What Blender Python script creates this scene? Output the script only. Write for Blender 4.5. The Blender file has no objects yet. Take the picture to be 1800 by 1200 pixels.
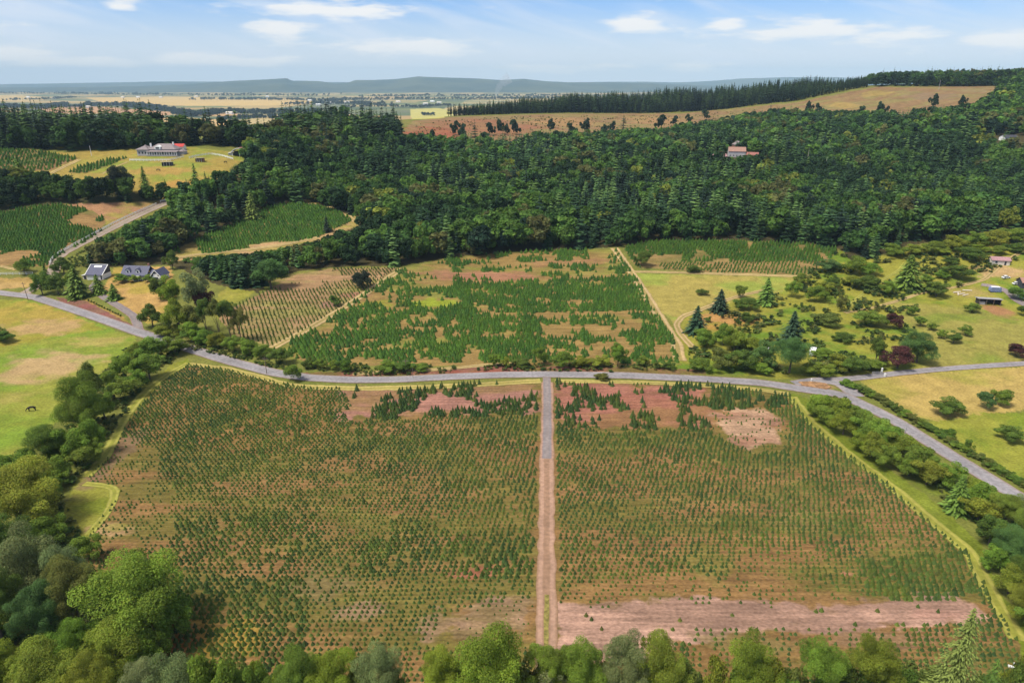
import bpy, math, random
import numpy as np
from mathutils import Vector

R = math.radians
rng = np.random.default_rng(7)
random.seed(7)
SC = bpy.context.scene
COL = SC.collection

# ------------------------------------------------------------------ camera, sky, sun, exposure
H = 110.0
PITCH = R(20.8)
FPX = 1200.0                      # focal length in pixels of the 1800 px wide photograph
cam_d = bpy.data.cameras.new('camera')
cam_d.sensor_width = 36.0
cam_d.lens = 24.0
cam_d.clip_start = 0.5
cam_d.clip_end = 60000.0
cam = bpy.data.objects.new('camera', cam_d)
COL.objects.link(cam)
cam.location = (0, 0, H)
cam.rotation_euler = (math.pi / 2 - PITCH, 0, 0)
SC.camera = cam

SUN_EL, SUN_AZ = R(60), R(-118)    # azimuth measured from +Y (ahead) towards +X
world = bpy.data.worlds.new('World')
SC.world = world
world.use_nodes = True
SUN_STRENGTH, SUN_ANGLE, SKY_STRENGTH = 3.4, R(18), 0.115
sun_d = bpy.data.lights.new('sun', 'SUN')
sun_d.energy = SUN_STRENGTH
sun_d.angle = SUN_ANGLE
sun_d.color = (1.0, 0.935, 0.80)
sun = bpy.data.objects.new('sun', sun_d)
COL.objects.link(sun)
sdir = Vector((math.sin(SUN_AZ) * math.cos(SUN_EL), math.cos(SUN_AZ) * math.cos(SUN_EL), math.sin(SUN_EL)))
sun.rotation_euler = sdir.to_track_quat('Z', 'Y').to_euler()
SC.view_settings.view_transform = 'Standard'
SC.view_settings.look = 'None'
SC.view_settings.exposure = 0.72
SC.cycles.max_bounces = 6
SC.cycles.diffuse_bounces = 3
SC.view_settings.gamma = 1.0


def build_sky():
    nt = world.node_tree
    nt.nodes.clear()
    N, L = nt.nodes.new, nt.links.new
    out = N('ShaderNodeOutputWorld')
    bg = N('ShaderNodeBackground')
    bg.inputs['Strength'].default_value = SKY_STRENGTH
    sky = N('ShaderNodeTexSky')
    sky.sky_type = 'NISHITA'
    sky.sun_disc = False
    sky.sun_elevation = SUN_EL
    sky.sun_rotation = SUN_AZ
    sky.altitude = 200
    sky.air_density = 1.0
    sky.dust_density = 0.6
    sky.ozone_density = 2.5
    tc = N('ShaderNodeTexCoord')
    sep = N('ShaderNodeSeparateXYZ')
    L(tc.outputs['Generated'], sep.inputs[0])

    def M(op, a, b=None, c=None, clamp=False):
        n = N('ShaderNodeMath')
        n.operation = op
        n.use_clamp = clamp
        for i, v in enumerate((a, b, c)):
            if v is None:
                continue
            if isinstance(v, (int, float)):
                n.inputs[i].default_value = v
            else:
                L(v, n.inputs[i])
        return n.outputs[0]
    az = M('ARCTAN2', sep.outputs['X'], sep.outputs['Y'])
    el = M('ARCSINE', sep.outputs['Z'])
    comb = N('ShaderNodeCombineXYZ')
    L(M('MULTIPLY', az, 9.0), comb.inputs[0])
    L(M('MULTIPLY', el, 46.0), comb.inputs[1])
    n1 = N('ShaderNodeTexNoise')
    n1.inputs['Scale'].default_value = 1.6
    n1.inputs['Detail'].default_value = 9
    n1.inputs['Roughness'].default_value = 0.58
    L(comb.outputs[0], n1.inputs['Vector'])
    comb2 = N('ShaderNodeCombineXYZ')
    L(M('MULTIPLY', az, 2.6), comb2.inputs[0])
    L(M('MULTIPLY_ADD', az, 5.0, M('MULTIPLY', el, 20.0)), comb2.inputs[1])
    n2 = N('ShaderNodeTexNoise')
    n2.inputs['Scale'].default_value = 1.7
    n2.inputs['Detail'].default_value = 6
    n2.inputs['Roughness'].default_value = 0.5
    n2.inputs['Distortion'].default_value = 0.5
    L(comb2.outputs[0], n2.inputs['Vector'])
    # cumulus banks that hang in fixed directions: (azimuth, elevation, half width, half height) in radians
    banks = [(-.62, .030, .085, .014), (-.54, .022, .07, .008), (-.33, .024, .06, .008), (-.395, .027, .085, .010), (-.145, .043, .115, .012), (-.30, .063, .05, .013),
             (-.475, .082, .022, .008), (-.235, .085, .10, .012), (.165, .071, .05, .012), (.375, .058, .105, .013),
             (.47, .050, .07, .010), (.61, .043, .10, .011), (.24, .018, .05, .007), (.06, .017, .10, .007), (.28, .067, .03, .008)]
    acc = None
    for (a0, e0, wa, we) in banks:
        da = M('DIVIDE', M('SUBTRACT', az, a0), wa)
        de = M('DIVIDE', M('SUBTRACT', el, e0), we)
        d2 = M('ADD', M('MULTIPLY', da, da), M('MULTIPLY', de, de))
        g = M('POWER', 2.718, M('MULTIPLY', d2, -1.0))
        acc = g if acc is None else M('MAXIMUM', acc, g)
    dens = M('ADD', M('MULTIPLY', acc, 0.80), M('MULTIPLY', M('SUBTRACT', n1.outputs['Fac'], 0.5), 1.9))
    mr = N('ShaderNodeMapRange')
    mr.interpolation_type = 'SMOOTHSTEP'
    mr.inputs['From Min'].default_value = 0.20
    mr.inputs['From Max'].default_value = 0.74
    L(dens, mr.inputs['Value'])
    # thin high veil
    mr2 = N('ShaderNodeMapRange')
    mr2.interpolation_type = 'SMOOTHSTEP'
    mr2.inputs['From Min'].default_value = 0.40
    mr2.inputs['From Max'].default_value = 0.74
    mr2.inputs['To Max'].default_value = 0.75
    L(n2.outputs['Fac'], mr2.inputs['Value'])
    # milky air towards the horizon
    mr3 = N('ShaderNodeMapRange')
    mr3.interpolation_type = 'SMOOTHSTEP'
    mr3.inputs['From Min'].default_value = 0.115
    mr3.inputs['From Max'].default_value = 0.0
    mr3.inputs['To Min'].default_value = 0.0
    mr3.inputs['To Max'].default_value = 1.0
    L(el, mr3.inputs['Value'])
    sat = N('ShaderNodeMix')
    sat.data_type = 'RGBA'
    sat.blend_type = 'MULTIPLY'
    sat.inputs['Factor'].default_value = 1.0
    L(sky.outputs[0], sat.inputs['A'])
    sat.inputs['B'].default_value = SKYTINT

    def mix(fac, a, b):
        n = N('ShaderNodeMix')
        n.data_type = 'RGBA'
        L(fac, n.inputs['Factor'])
        L(a, n.inputs['A'])
        n.inputs['B'].default_value = b
        return n.outputs['Result']
    # unseen warm-white veil overhead, added to neutralise the blue skylight
    mr4 = N('ShaderNodeMapRange')
    mr4.interpolation_type = 'SMOOTHSTEP'
    mr4.inputs['From Min'].default_value = 0.22
    mr4.inputs['From Max'].default_value = 0.7
    mr4.inputs['To Max'].default_value = 0.65
    L(el, mr4.inputs['Value'])
    c = mix(mr3.outputs[0], sat.outputs['Result'], (4.4, 4.7, 5.1, 1))
    c = mix(mr2.outputs[0], c, (4.2, 4.6, 5.2, 1))
    c = mix(mr.outputs[0], c, (5.2, 5.2, 5.2, 1))
    c = mix(mr4.outputs[0], c, (3.7, 3.55, 3.35, 1))
    L(c, bg.inputs['Color'])
    L(bg.outputs[0], out.inputs['Surface'])


SKYTINT = (.42, .58, .86, 1)
build_sky()

# ------------------------------------------------------------------ helpers: noise, colour, projection, terrain


def vnoise(x, y, seed=0):
    xi = np.floor(x).astype(np.int64)
    yi = np.floor(y).astype(np.int64)
    fx = x - xi
    fy = y - yi
    fx = fx * fx * (3 - 2 * fx)
    fy = fy * fy * (3 - 2 * fy)

    def h(a, b):
        k = (a * 374761393 + b * 668265263 + seed * 1442695041) & 0xffffffff
        k = ((k ^ (k >> 13)) * 1274126177) & 0xffffffff
        k = k ^ (k >> 16)
        return k.astype(np.float64) / 4294967295.0
    a = h(xi, yi) * (1 - fx) + h(xi + 1, yi) * fx
    b = h(xi, yi + 1) * (1 - fx) + h(xi + 1, yi + 1) * fx
    return a * (1 - fy) + b * fy


def fbm(x, y, scale, seed=0, octv=4, ax=1.0, rough=.5):
    x = np.asarray(x, float) / scale / ax
    y = np.asarray(y, float) / scale
    s, a, t = 0, 1.0, 0
    for o in range(octv):
        s = s + a * vnoise(x * 2 ** o + 17.3 * o, y * 2 ** o - 9.1 * o, seed + o)
        t += a
        a *= rough
    return s / t


def sstep(a, b, x):
    t = np.clip((np.asarray(x, float) - a) / (b - a), 0, 1)
    return t * t * (3 - 2 * t)


def lin(c):
    c = np.asarray(c, float) / 255.0
    return np.where(c <= .04045, c / 12.92, ((c + .055) / 1.055) ** 2.4)


CS, SN = math.cos(PITCH), math.sin(PITCH)


def ray(u, v):
    s = (600.0 - v) / FPX
    return np.array([(u - 900.0) / FPX, CS + s * SN, -SN + s * CS])


def at_depth(u, v, Y):
    d = ray(u, v)
    return np.array([0, 0, H]) + d * (Y / d[1])


def project(x, y, z):
    yy = np.asarray(y, float)
    zz = np.asarray(z, float) - H
    zc = yy * CS - zz * SN
    up = yy * SN + zz * CS
    zc = np.where(zc < 1, 1, zc)
    return 900 + FPX * np.asarray(x, float) / zc, 600 - FPX * up / zc, zc


# terrain control: (u, v, forward distance) seen in the photograph, and plain world points
ctrl = [at_depth(*p) for p in [
    (700, 470, 400), (480, 490, 378), (1090, 437, 440), (1300, 424, 452), (1450, 425, 450), (1780, 410, 440), (1750, 455, 400), (1750, 530, 345),
    (1600, 500, 372), (1300, 500, 383), (900, 445, 440),
    (710, 243, 930), (730, 214, 1080), (850, 205, 1250), (1000, 240, 1000), (1000, 200, 1350), (1200, 198, 1380), (1300, 190, 1350), (1250, 225, 1080),
    (1450, 178, 1250), (1540, 153, 1300), (1700, 152, 1250), (1600, 195, 1050), (1780, 168, 1020), (1450, 205, 1050), (1400, 165, 1400),
    (1768, 246, 750), (1300, 282, 720), (1600, 345, 620), (1780, 330, 610), (1000, 345, 600), (800, 345, 600), (640, 345, 600), (1300, 345, 600), (1000, 285, 780), (800, 285, 760),
    (285, 270, 640), (430, 274, 655), (120, 292, 610), (350, 322, 560), (10, 268, 640), (-150, 280, 640), (200, 350, 530), (300, 354, 540), (60, 385, 485),
    (60, 460, 405), (100, 475, 398), (450, 358, 545), (590, 375, 525), (450, 438, 452), (300, 440, 440), (255, 485, 385), (30, 515, 362), (-150, 480, 400), (-150, 380, 490), (600, 410, 480)]]
for p in [(-260, 800, 52), (-420, 820, 52), (-700, 800, 50), (-120, 850, 45), (-200, 950, 50), (-800, 500, 25), (-900, 1100, 40), (-500, 330, 0), (500, 330, 2), (800, 480, 30),
          (900, 700, 65), (1200, 1000, 110), (1300, 1350, 125), (800, 1500, 105), (300, 1500, 66), (0, 1500, 55), (500, 1550, 80), (-300, 1250, 45)]:
    ctrl.append(np.array(p, float))
for x in (-450, -300, -150, 0, 150, 300, 450):
    for y in (40, 150, 250):
        ctrl.append(np.array([x, y, 0.0]))
for x in (-200, -60, 80, 220):
    ctrl.append(np.array([x, 300, 0.8]))
ctrl = np.array(ctrl)
TS = 1 / 500.0


def _tps_fit(c, lam=2e-4):
    P = c[:, :2] * TS
    n = len(P)
    d2 = ((P[:, None] - P[None]) ** 2).sum(-1)
    K = np.where(d2 > 0, .5 * d2 * np.log(np.maximum(d2, 1e-12)), 0) + lam * np.eye(n)
    A = np.zeros((n + 3, n + 3))
    A[:n, :n] = K
    A[:n, n] = 1
    A[:n, n + 1:] = P
    A[n, :n] = 1
    A[n + 1:, :n] = P.T
    b = np.zeros(n + 3)
    b[:n] = c[:, 2]
    return P, np.linalg.solve(A, b)


TP, TW = _tps_fit(ctrl)
VALLEY = -60.0


def ground_z(x, y):
    x = np.asarray(x, float)
    y = np.asarray(y, float)
    sh = np.broadcast(x, y).shape
    xf = np.broadcast_to(x, sh).ravel()
    yf = np.broadcast_to(y, sh).ravel()
    out = np.empty(xf.size)
    for i in range(0, xf.size, 60000):
        px = np.clip(xf[i:i + 60000], -1000, 1400) * TS
        py = np.clip(yf[i:i + 60000], 0, 1700) * TS
        z = TW[len(TP)] + TW[len(TP) + 1] * px + TW[len(TP) + 2] * py
        d2 = (px[:, None] - TP[:, 0]) ** 2 + (py[:, None] - TP[:, 1]) ** 2
        z = z + (.5 * d2 * np.log(np.maximum(d2, 1e-12))) @ TW[:len(TP)]
        out[i:i + 60000] = z
    out = out * sstep(100, 260, yf)
    r0 = 850 + 640 * sstep(-320, 20, xf)
    k = sstep(0, 1, (yf - r0) / 900.0)
    v = VALLEY + 3 * (fbm(xf, yf, 900, 5, 2) - .5)
    out = out * (1 - k) + v * k
    out = out + .35 * (fbm(xf, yf, 22, 3, 2) - .5) * sstep(60, 120, yf)
    return out.reshape(sh)


_march = np.concatenate([np.linspace(60, 700, 700), np.geomspace(702, 24000, 950)])


def unproj(u, v):
    """world point of the ground under pixel (u, v) of the photograph"""
    d = ray(u, v)
    t = _march / d[1]
    x, y, z = d[0] * t, _march, H + d[2] * t
    g = ground_z(x, y)
    below = np.nonzero(z < g)[0]
    if len(below) == 0:
        i = len(_march) - 1
        return np.array([x[i], y[i], g[i]])
    i = below[0]
    if i == 0:
        f = 1.0
        i = 1
    else:
        a, b = z[i - 1] - g[i - 1], z[i] - g[i]
        f = a / (a - b)
    X = x[i - 1] + f * (x[i] - x[i - 1])
    Y = y[i - 1] + f * (y[i] - y[i - 1])
    return np.array([X, Y, float(ground_z(X, Y))])


def gz(x, y):
    return float(ground_z(np.array([x]), np.array([y]))[0])


def mpp(p):
    return (p[1] * CS - (p[2] - H) * SN) / FPX


def densify(poly, step=22, closed=True):
    out = []
    n = len(poly)
    for i in range(n if closed else n - 1):
        a, b = poly[i], poly[(i + 1) % n]
        k = max(1, int(math.hypot(b[0] - a[0], b[1] - a[1]) / step))
        for j in range(k):
            out.append((a[0] + (b[0] - a[0]) * j / k, a[1] + (b[1] - a[1]) * j / k))
    if not closed:
        out.append(poly[-1])
    return out


def wpoly(poly, step=22):
    return np.array([unproj(*p)[:2] for p in densify(poly, step)])


def inside(P, x, y):
    x = np.asarray(x, float)
    y = np.asarray(y, float)
    res = np.zeros(x.shape, bool)
    m = (x > P[:, 0].min()) & (x < P[:, 0].max()) & (y > P[:, 1].min()) & (y < P[:, 1].max())
    idx = np.nonzero(m.ravel())[0]
    if len(idx) == 0:
        return res
    xs, ys = x.ravel()[idx], y.ravel()[idx]
    c = np.zeros(len(idx), bool)
    n = len(P)
    for i in range(n):
        x0, y0 = P[i]
        x1, y1 = P[(i + 1) % n]
        if y0 == y1:
            continue
        hit = ((y0 > ys) != (y1 > ys)) & (xs < (x1 - x0) * (ys - y0) / (y1 - y0) + x0)
        c ^= hit
    rr = res.ravel()
    rr[idx] = c
    return rr.reshape(x.shape)


# ------------------------------------------------------------------ mesh and object helpers


def mesh_np(name, verts, faces, mat=None, col=None, smooth=False):
    """faces: (N,k) int array, one k for the whole mesh"""
    me = bpy.data.meshes.new(name)
    verts = np.ascontiguousarray(verts, np.float32)
    faces = np.ascontiguousarray(faces, np.int32)
    nf, k = faces.shape
    me.vertices.add(len(verts))
    me.vertices.foreach_set('co', verts.ravel())
    me.loops.add(nf * k)
    me.loops.foreach_set('vertex_index', faces.ravel())
    me.polygons.add(nf)
    me.polygons.foreach_set('loop_start', np.arange(0, nf * k, k, dtype=np.int32))
    me.polygons.foreach_set('loop_total', np.full(nf, k, np.int32))
    me.polygons.foreach_set('use_smooth', np.full(nf, smooth, bool))
    me.update(calc_edges=True)
    if col is not None:
        c = np.ones((len(verts), 4), np.float32)
        c[:, :3] = col
        a = me.color_attributes.new('Col', 'FLOAT_COLOR', 'POINT')
        a.data.foreach_set('color', c.ravel())
    if mat is not None:
        me.materials.append(mat)
    return me


def link(name, me, parent=None, loc=(0, 0, 0), kind=None):
    o = bpy.data.objects.new(name, me)
    COL.objects.link(o)
    o.location = loc
    if parent is not None:
        o.parent = parent
    if kind:
        o['kind'] = kind
    return o


def tag(o, label, cat, group=None):
    o['label'] = label
    o['category'] = cat
    if group:
        o['group'] = group
    return o


def thing(name, label, cat, loc, rz=0.0, group=None, scale=(1, 1, 1)):
    o = bpy.data.objects.new(name, None)
    COL.objects.link(o)
    o.location = [float(c) for c in loc]
    o.rotation_euler = (0, 0, rz)
    o.scale = scale
    o.empty_display_size = 1
    return tag(o, label, cat, group)


class MB:
    def __init__(self):
        self.v, self.f = [], []

    def add(self, vs, fs):
        n = len(self.v)
        self.v += [tuple(p) for p in vs]
        self.f += [tuple(i + n for i in f) for f in fs]
        return self

    def box(self, x0, x1, y0, y1, z0, z1):
        return self.add([(x0, y0, z0), (x1, y0, z0), (x1, y1, z0), (x0, y1, z0), (x0, y0, z1), (x1, y0, z1), (x1, y1, z1), (x0, y1, z1)],
                        [(0, 3, 2, 1), (4, 5, 6, 7), (0, 1, 5, 4), (1, 2, 6, 5), (2, 3, 7, 6), (3, 0, 4, 7)])

    def prism(self, pts, y0, y1):
        """outline pts in x,z extruded along y"""
        n = len(pts)
        vs = [(p[0], y0, p[1]) for p in pts] + [(p[0], y1, p[1]) for p in pts]
        fs = [tuple(range(n)), tuple(range(2 * n - 1, n - 1, -1))] + [((i + 1) % n, i, i + n, (i + 1) % n + n) for i in range(n)]
        return self.add(vs, fs)

    def prism_x(self, pts, x0, x1):
        """outline pts in y,z extruded along x"""
        n = len(pts)
        vs = [(x0, p[0], p[1]) for p in pts] + [(x1, p[0], p[1]) for p in pts]
        fs = [tuple(range(n)), tuple(range(2 * n - 1, n - 1, -1))] + [((i + 1) % n, i, i + n, (i + 1) % n + n) for i in range(n)]
        return self.add(vs, fs)

    def cyl(self, x, y, z0, z1, r0, r1=None, n=8):
        r1 = r0 if r1 is None else r1
        vs = [(x + r0 * math.cos(2 * math.pi * i / n), y + r0 * math.sin(2 * math.pi * i / n), z0) for i in range(n)]
        vs += [(x + r1 * math.cos(2 * math.pi * i / n), y + r1 * math.sin(2 * math.pi * i / n), z1) for i in range(n)]
        fs = [(i, (i + 1) % n, (i + 1) % n + n, i + n) for i in range(n)] + [tuple(range(n - 1, -1, -1)), tuple(range(n, 2 * n))]
        return self.add(vs, fs)

    def tube(self, pts, rad, n=6):
        base = len(self.v)
        for k, p in enumerate(pts):
            p = Vector(p)
            d = (Vector(pts[min(k + 1, len(pts) - 1)]) - Vector(pts[max(k - 1, 0)])).normalized()
            a = d.orthogonal().normalized()
            b = d.cross(a)
            r = rad[k] if isinstance(rad, (list, tuple)) else rad
            for i in range(n):
                t = 2 * math.pi * i / n
                self.v.append(tuple(p + a * (r * math.cos(t)) + b * (r * math.sin(t))))
        for k in range(len(pts) - 1):
            for i in range(n):
                j = (i + 1) % n
                self.f.append((base + k * n + i, base + k * n + j, base + (k + 1) * n + j, base + (k + 1) * n + i))
        self.f.append(tuple(base + i for i in range(n - 1, -1, -1)))
        self.f.append(tuple(base + (len(pts) - 1) * n + i for i in range(n)))
        return self

    def gable(self, x0, x1, y0, y1, z, h, axis='x', t=.18):
        """gabled roof shell of thickness t, ridge along axis"""
        if axis == 'x':
            m = (y0 + y1) / 2
            return self.prism_x([(y0, z), (m, z + h), (y1, z), (y1, z + t), (m, z + h + t), (y0, z + t)], x0, x1)
        m = (x0 + x1) / 2
        return self.prism([(x0, z), (m, z + h), (x1, z), (x1, z + t), (m, z + h + t), (x0, z + t)], y0, y1)

    def hip(self, x0, x1, y0, y1, z, h, ins=None):
        ins = (y1 - y0) / 2 if ins is None else ins
        m = (y0 + y1) / 2
        return self.add([(x0, y0, z), (x1, y0, z), (x1, y1, z), (x0, y1, z), (x0 + ins, m, z + h), (x1 - ins, m, z + h)],
                        [(0, 1, 5, 4), (1, 2, 5), (2, 3, 4, 5), (3, 0, 4), (3, 2, 1, 0)])

    def build(self, name, mat, parent=None, smooth=False):
        me = bpy.data.meshes.new(name)
        me.from_pydata(self.v, [], self.f)
        if smooth:
            for p in me.polygons:
                p.use_smooth = True
        me.materials.append(mat)
        me.update()
        return link(name, me, parent)


# ------------------------------------------------------------------ materials


def new_mat(name):
    m = bpy.data.materials.new(name)
    m.use_nodes = True
    nt = m.node_tree
    b = nt.nodes['Principled BSDF']
    b.inputs['Specular IOR Level'].default_value = 0.25
    return m, nt, b


def mixc(nt, a, b, fac, blend='MIX'):
    n = nt.nodes.new('ShaderNodeMix')
    n.data_type = 'RGBA'
    n.blend_type = blend
    for key, val in (('A', a), ('B', b)):
        if isinstance(val, tuple):
            n.inputs[key].default_value = (*val[:3], 1)
        else:
            nt.links.new(val, n.inputs[key])
    if isinstance(fac, (int, float)):
        n.inputs['Factor'].default_value = fac
    else:
        nt.links.new(fac, n.inputs['Factor'])
    return n.outputs['Result']


def noise_fac(nt, scale, detail=4, lo=.35, hi=.65, stretch=None, coord='Object', tmin=0., tmax=1.):
    tc = nt.nodes.new('ShaderNodeTexCoord')
    n = nt.nodes.new('ShaderNodeTexNoise')
    n.inputs['Scale'].default_value = scale
    n.inputs['Detail'].default_value = detail
    src = tc.outputs[coord]
    if stretch:
        mp = nt.nodes.new('ShaderNodeMapping')
        mp.inputs['Scale'].default_value = stretch
        nt.links.new(src, mp.inputs['Vector'])
        src = mp.outputs[0]
    nt.links.new(src, n.inputs['Vector'])
    mr = nt.nodes.new('ShaderNodeMapRange')
    mr.inputs['From Min'].default_value = lo
    mr.inputs['From Max'].default_value = hi
    mr.inputs['To Min'].default_value = tmin
    mr.inputs['To Max'].default_value = tmax
    nt.links.new(n.outputs['Fac'], mr.inputs['Value'])
    return mr.outputs[0]


def rgb_of(nt, fac):
    """grey colour from a float"""
    n = nt.nodes.new('ShaderNodeCombineColor')
    for i in range(3):
        nt.links.new(fac, n.inputs[i])
    return n.outputs[0]


def mat_plain(name, c, rough=.7, var=.18, scale=1.5, metal=0.0):
    m, nt, b = new_mat(name)
    f = noise_fac(nt, scale, 5)
    c = tuple(c)
    nt.links.new(mixc(nt, tuple(x * (1 - var) for x in c), tuple(min(1, x * (1 + var)) for x in c), f), b.inputs['Base Color'])
    b.inputs['Roughness'].default_value = rough
    b.inputs['Metallic'].default_value = metal
    return m


def mat_ground(name, furrow=False):
    m, nt, b = new_mat(name)
    a = nt.nodes.new('ShaderNodeVertexColor')
    a.layer_name = 'Col'
    f1 = noise_fac(nt, 1.1, 5, .3, .7, (1, 1.6, 1), tmin=.72, tmax=1.28)
    f2 = noise_fac(nt, .16, 4, .3, .7, tmin=.86, tmax=1.14)
    c = mixc(nt, a.outputs[0], rgb_of(nt, f1), 1.0, 'MULTIPLY')
    c = mixc(nt, c, rgb_of(nt, f2), 1.0, 'MULTIPLY')
    if furrow:
        f3 = noise_fac(nt, .9, 3, .3, .7, (.05, 1.0, 1), tmin=.74, tmax=1.22)
        c = mixc(nt, c, rgb_of(nt, f3), 1.0, 'MULTIPLY')
    nt.links.new(c, b.inputs['Base Color'])
    b.inputs['Roughness'].default_value = .95
    b.inputs['Specular IOR Level'].default_value = .1
    bp = nt.nodes.new('ShaderNodeBump')
    bp.inputs['Strength'].default_value = .5
    bp.inputs['Distance'].default_value = .25
    nt.links.new(f1, bp.inputs['Height'])
    nt.links.new(bp.outputs[0], b.inputs['Normal'])
    return m


def mat_leaf(name, transl=.42, rough=.65):
    m, nt, b = new_mat(name)
    a = nt.nodes.new('ShaderNodeVertexColor')
    a.layer_name = 'Col'
    oi = nt.nodes.new('ShaderNodeObjectInfo')
    c = mixc(nt, a.outputs[0], oi.outputs['Color'], 1.0, 'MULTIPLY')
    nt.links.new(c, b.inputs['Base Color'])
    b.inputs['Roughness'].default_value = rough
    b.inputs['Specular IOR Level'].default_value = .18
    if transl > 0:
        t = nt.nodes.new('ShaderNodeBsdfTranslucent')
        nt.links.new(c, t.inputs['Color'])
        ms = nt.nodes.new('ShaderNodeMixShader')
        ms.inputs[0].default_value = transl
        nt.links.new(b.outputs[0], ms.inputs[1])
        nt.links.new(t.outputs[0], ms.inputs[2])
        nt.links.new(ms.outputs[0], nt.nodes['Material Output'].inputs['Surface'])
    return m


def mat_strip(name, edge, mid, ruts=True, green=None):
    """road or track: 'across' attribute runs -1..1 over the width"""
    m, nt, b = new_mat(name)
    a = nt.nodes.new('ShaderNodeAttribute')
    a.attribute_name = 'across'
    ab = nt.nodes.new('ShaderNodeMath')
    ab.operation = 'ABSOLUTE'
    nt.links.new(a.outputs['Fac'], ab.inputs[0])
    cr = nt.nodes.new('ShaderNodeValToRGB')
    nt.links.new(ab.outputs[0], cr.inputs[0])
    e = cr.color_ramp.elements
    e[0].position = 0.0
    e[0].color = (*(green if green is not None else mid), 1)
    e[1].position = 1.0
    e[1].color = (*edge, 1)
    if ruts:
        n1 = e.new(.28)
        n1.color = (*(green if green is not None else mid), 1)
        n2 = e.new(.45)
        n2.color = (*mid, 1)
        n3 = e.new(.72)
        n3.color = (*mid, 1)
    f = noise_fac(nt, .9, 6, .3, .7, tmin=.78, tmax=1.2)
    f2 = noise_fac(nt, .08, 3, .3, .7, tmin=.85, tmax=1.12)
    c = mixc(nt, cr.outputs[0], rgb_of(nt, f), 1.0, 'MULTIPLY')
    c = mixc(nt, c, rgb_of(nt, f2), 1.0, 'MULTIPLY')
    nt.links.new(c, b.inputs['Base Color'])
    b.inputs['Roughness'].default_value = .9
    return m


K = 0.62         # photograph colour -> base colour


def A(r, g, b):
    return lin((r, g, b)) * K


M_leaf = mat_leaf('leaf')
M_needle = mat_leaf('needle', .12, .7)
M_bark = mat_plain('bark', (.11, .085, .065), .9, .3, 3)
M_white = mat_plain('white_paint', (.74, .74, .73), .5, .06)
M_cream = mat_plain('cream_wall', (.62, .55, .47), .7, .1)
M_slate = mat_plain('slate_roof', (.075, .078, .13), .6, .25, 3)
M_mauve = mat_plain('mauve_roof', (.21, .175, .18), .7, .2, 2)
M_glass = mat_plain('window_glass', (.03, .035, .05), .15, .1)
M_darkwall = mat_plain('dark_siding', (.05, .05, .065), .7, .2)
M_red = mat_plain('red_roof', (.27, .11, .09), .6, .25, 2)
M_orange = mat_plain('rust_roof', (.30, .17, .13), .65, .25, 2)
M_pink = mat_plain('faded_red_roof', (.34, .19, .20), .65, .25, 2)
M_brick = mat_plain('brick', (.24, .12, .09), .85, .25, 3)
M_lilac = mat_plain('grey_lilac_wall', (.40, .385, .39), .75, .12)
M_blue = mat_plain('blue_tarp', (.17, .21, .36), .5, .2)
M_grey = mat_plain('weathered_grey', (.30, .29, .29), .8, .2)
M_black = mat_plain('black_tin', (.035, .032, .045), .5, .3)
M_wood = mat_plain('pole_wood', (.16, .12, .09), .9, .25, 3)
M_rubber = mat_plain('rubber', (.02, .02, .02), .8, .1)
M_horse = mat_plain('horse_coat', (.018, .014, .012), .6, .2)
M_redpaint = mat_plain('red_paint', (.45, .06, .05), .3, .1)

# ------------------------------------------------------------------ land cover
# polygons traced in the photograph, dropped onto the terrain: (structure, outline, colour, second colour, patch size m, share, ragged edge m)
FIELD = [(330, 640), (400, 650), (470, 668), (520, 678), (560, 683), (700, 682), (860, 674), (955, 671), (1100, 673), (1250, 678), (1388, 692), (1420, 740), (1480, 790), (1560, 850),
         (1640, 920), (1700, 970), (1740, 1045), (1790, 1130), (1800, 1260), (150, 1260), (150, 960), (165, 925), (200, 880), (205, 855), (160, 848), (150, 838), (195, 800), (215, 760), (245, 715), (285, 672)]
MIDFIELD = [(480, 618), (560, 572), (640, 518), (700, 474), (800, 452), (900, 444), (1080, 437), (1112, 480), (1150, 545), (1190, 605), (1195, 640), (860, 643), (560, 640)]
LEFTMID = [(385, 560), (400, 545), (460, 515), (520, 482), (580, 472), (700, 470), (640, 512), (560, 565), (480, 610), (410, 588)]
RIGHTPLOT = [(1098, 436), (1140, 426), (1300, 424), (1420, 430), (1475, 438), (1440, 470), (1420, 484), (1280, 480), (1160, 474), (1118, 470)]
PLOT2 = [(300, 443), (360, 415), (420, 390), (470, 365), (510, 357), (560, 362), (600, 374), (618, 388), (590, 402), (560, 417), (500, 428), (440, 436), (380, 444), (330, 449)]
PLOT1 = [(-80, 380), (0, 374), (60, 363), (110, 360), (160, 370), (185, 385), (180, 405), (150, 425), (95, 455), (85, 468), (0, 470), (-80, 470)]
PLOT0 = [(-80, 264), (0, 262), (60, 264), (105, 272), (140, 278), (115, 288), (90, 300), (-80, 304)]
PLOT0B = [(118, 303), (140, 293), (190, 280), (222, 278), (190, 292), (150, 305)]
KNOLL = [(-80, 258), (100, 268), (230, 262), (330, 258), (420, 268), (440, 278), (410, 292), (400, 310), (330, 330), (300, 352), (260, 352), (200, 330), (110, 318), (-80, 310)]
CLEAR = [(705, 248), (712, 228), (725, 213), (790, 206), (900, 202), (1000, 200), (1200, 199), (1330, 187), (1400, 180), (1440, 172), (1540, 153), (1600, 153), (1755, 151), (1745, 172), (1700, 200), (1600, 215), (1500, 212), (1400, 200), (1340, 212),
         (1240, 225), (1180, 240), (1080, 250), (960, 255), (840, 262)]
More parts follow.
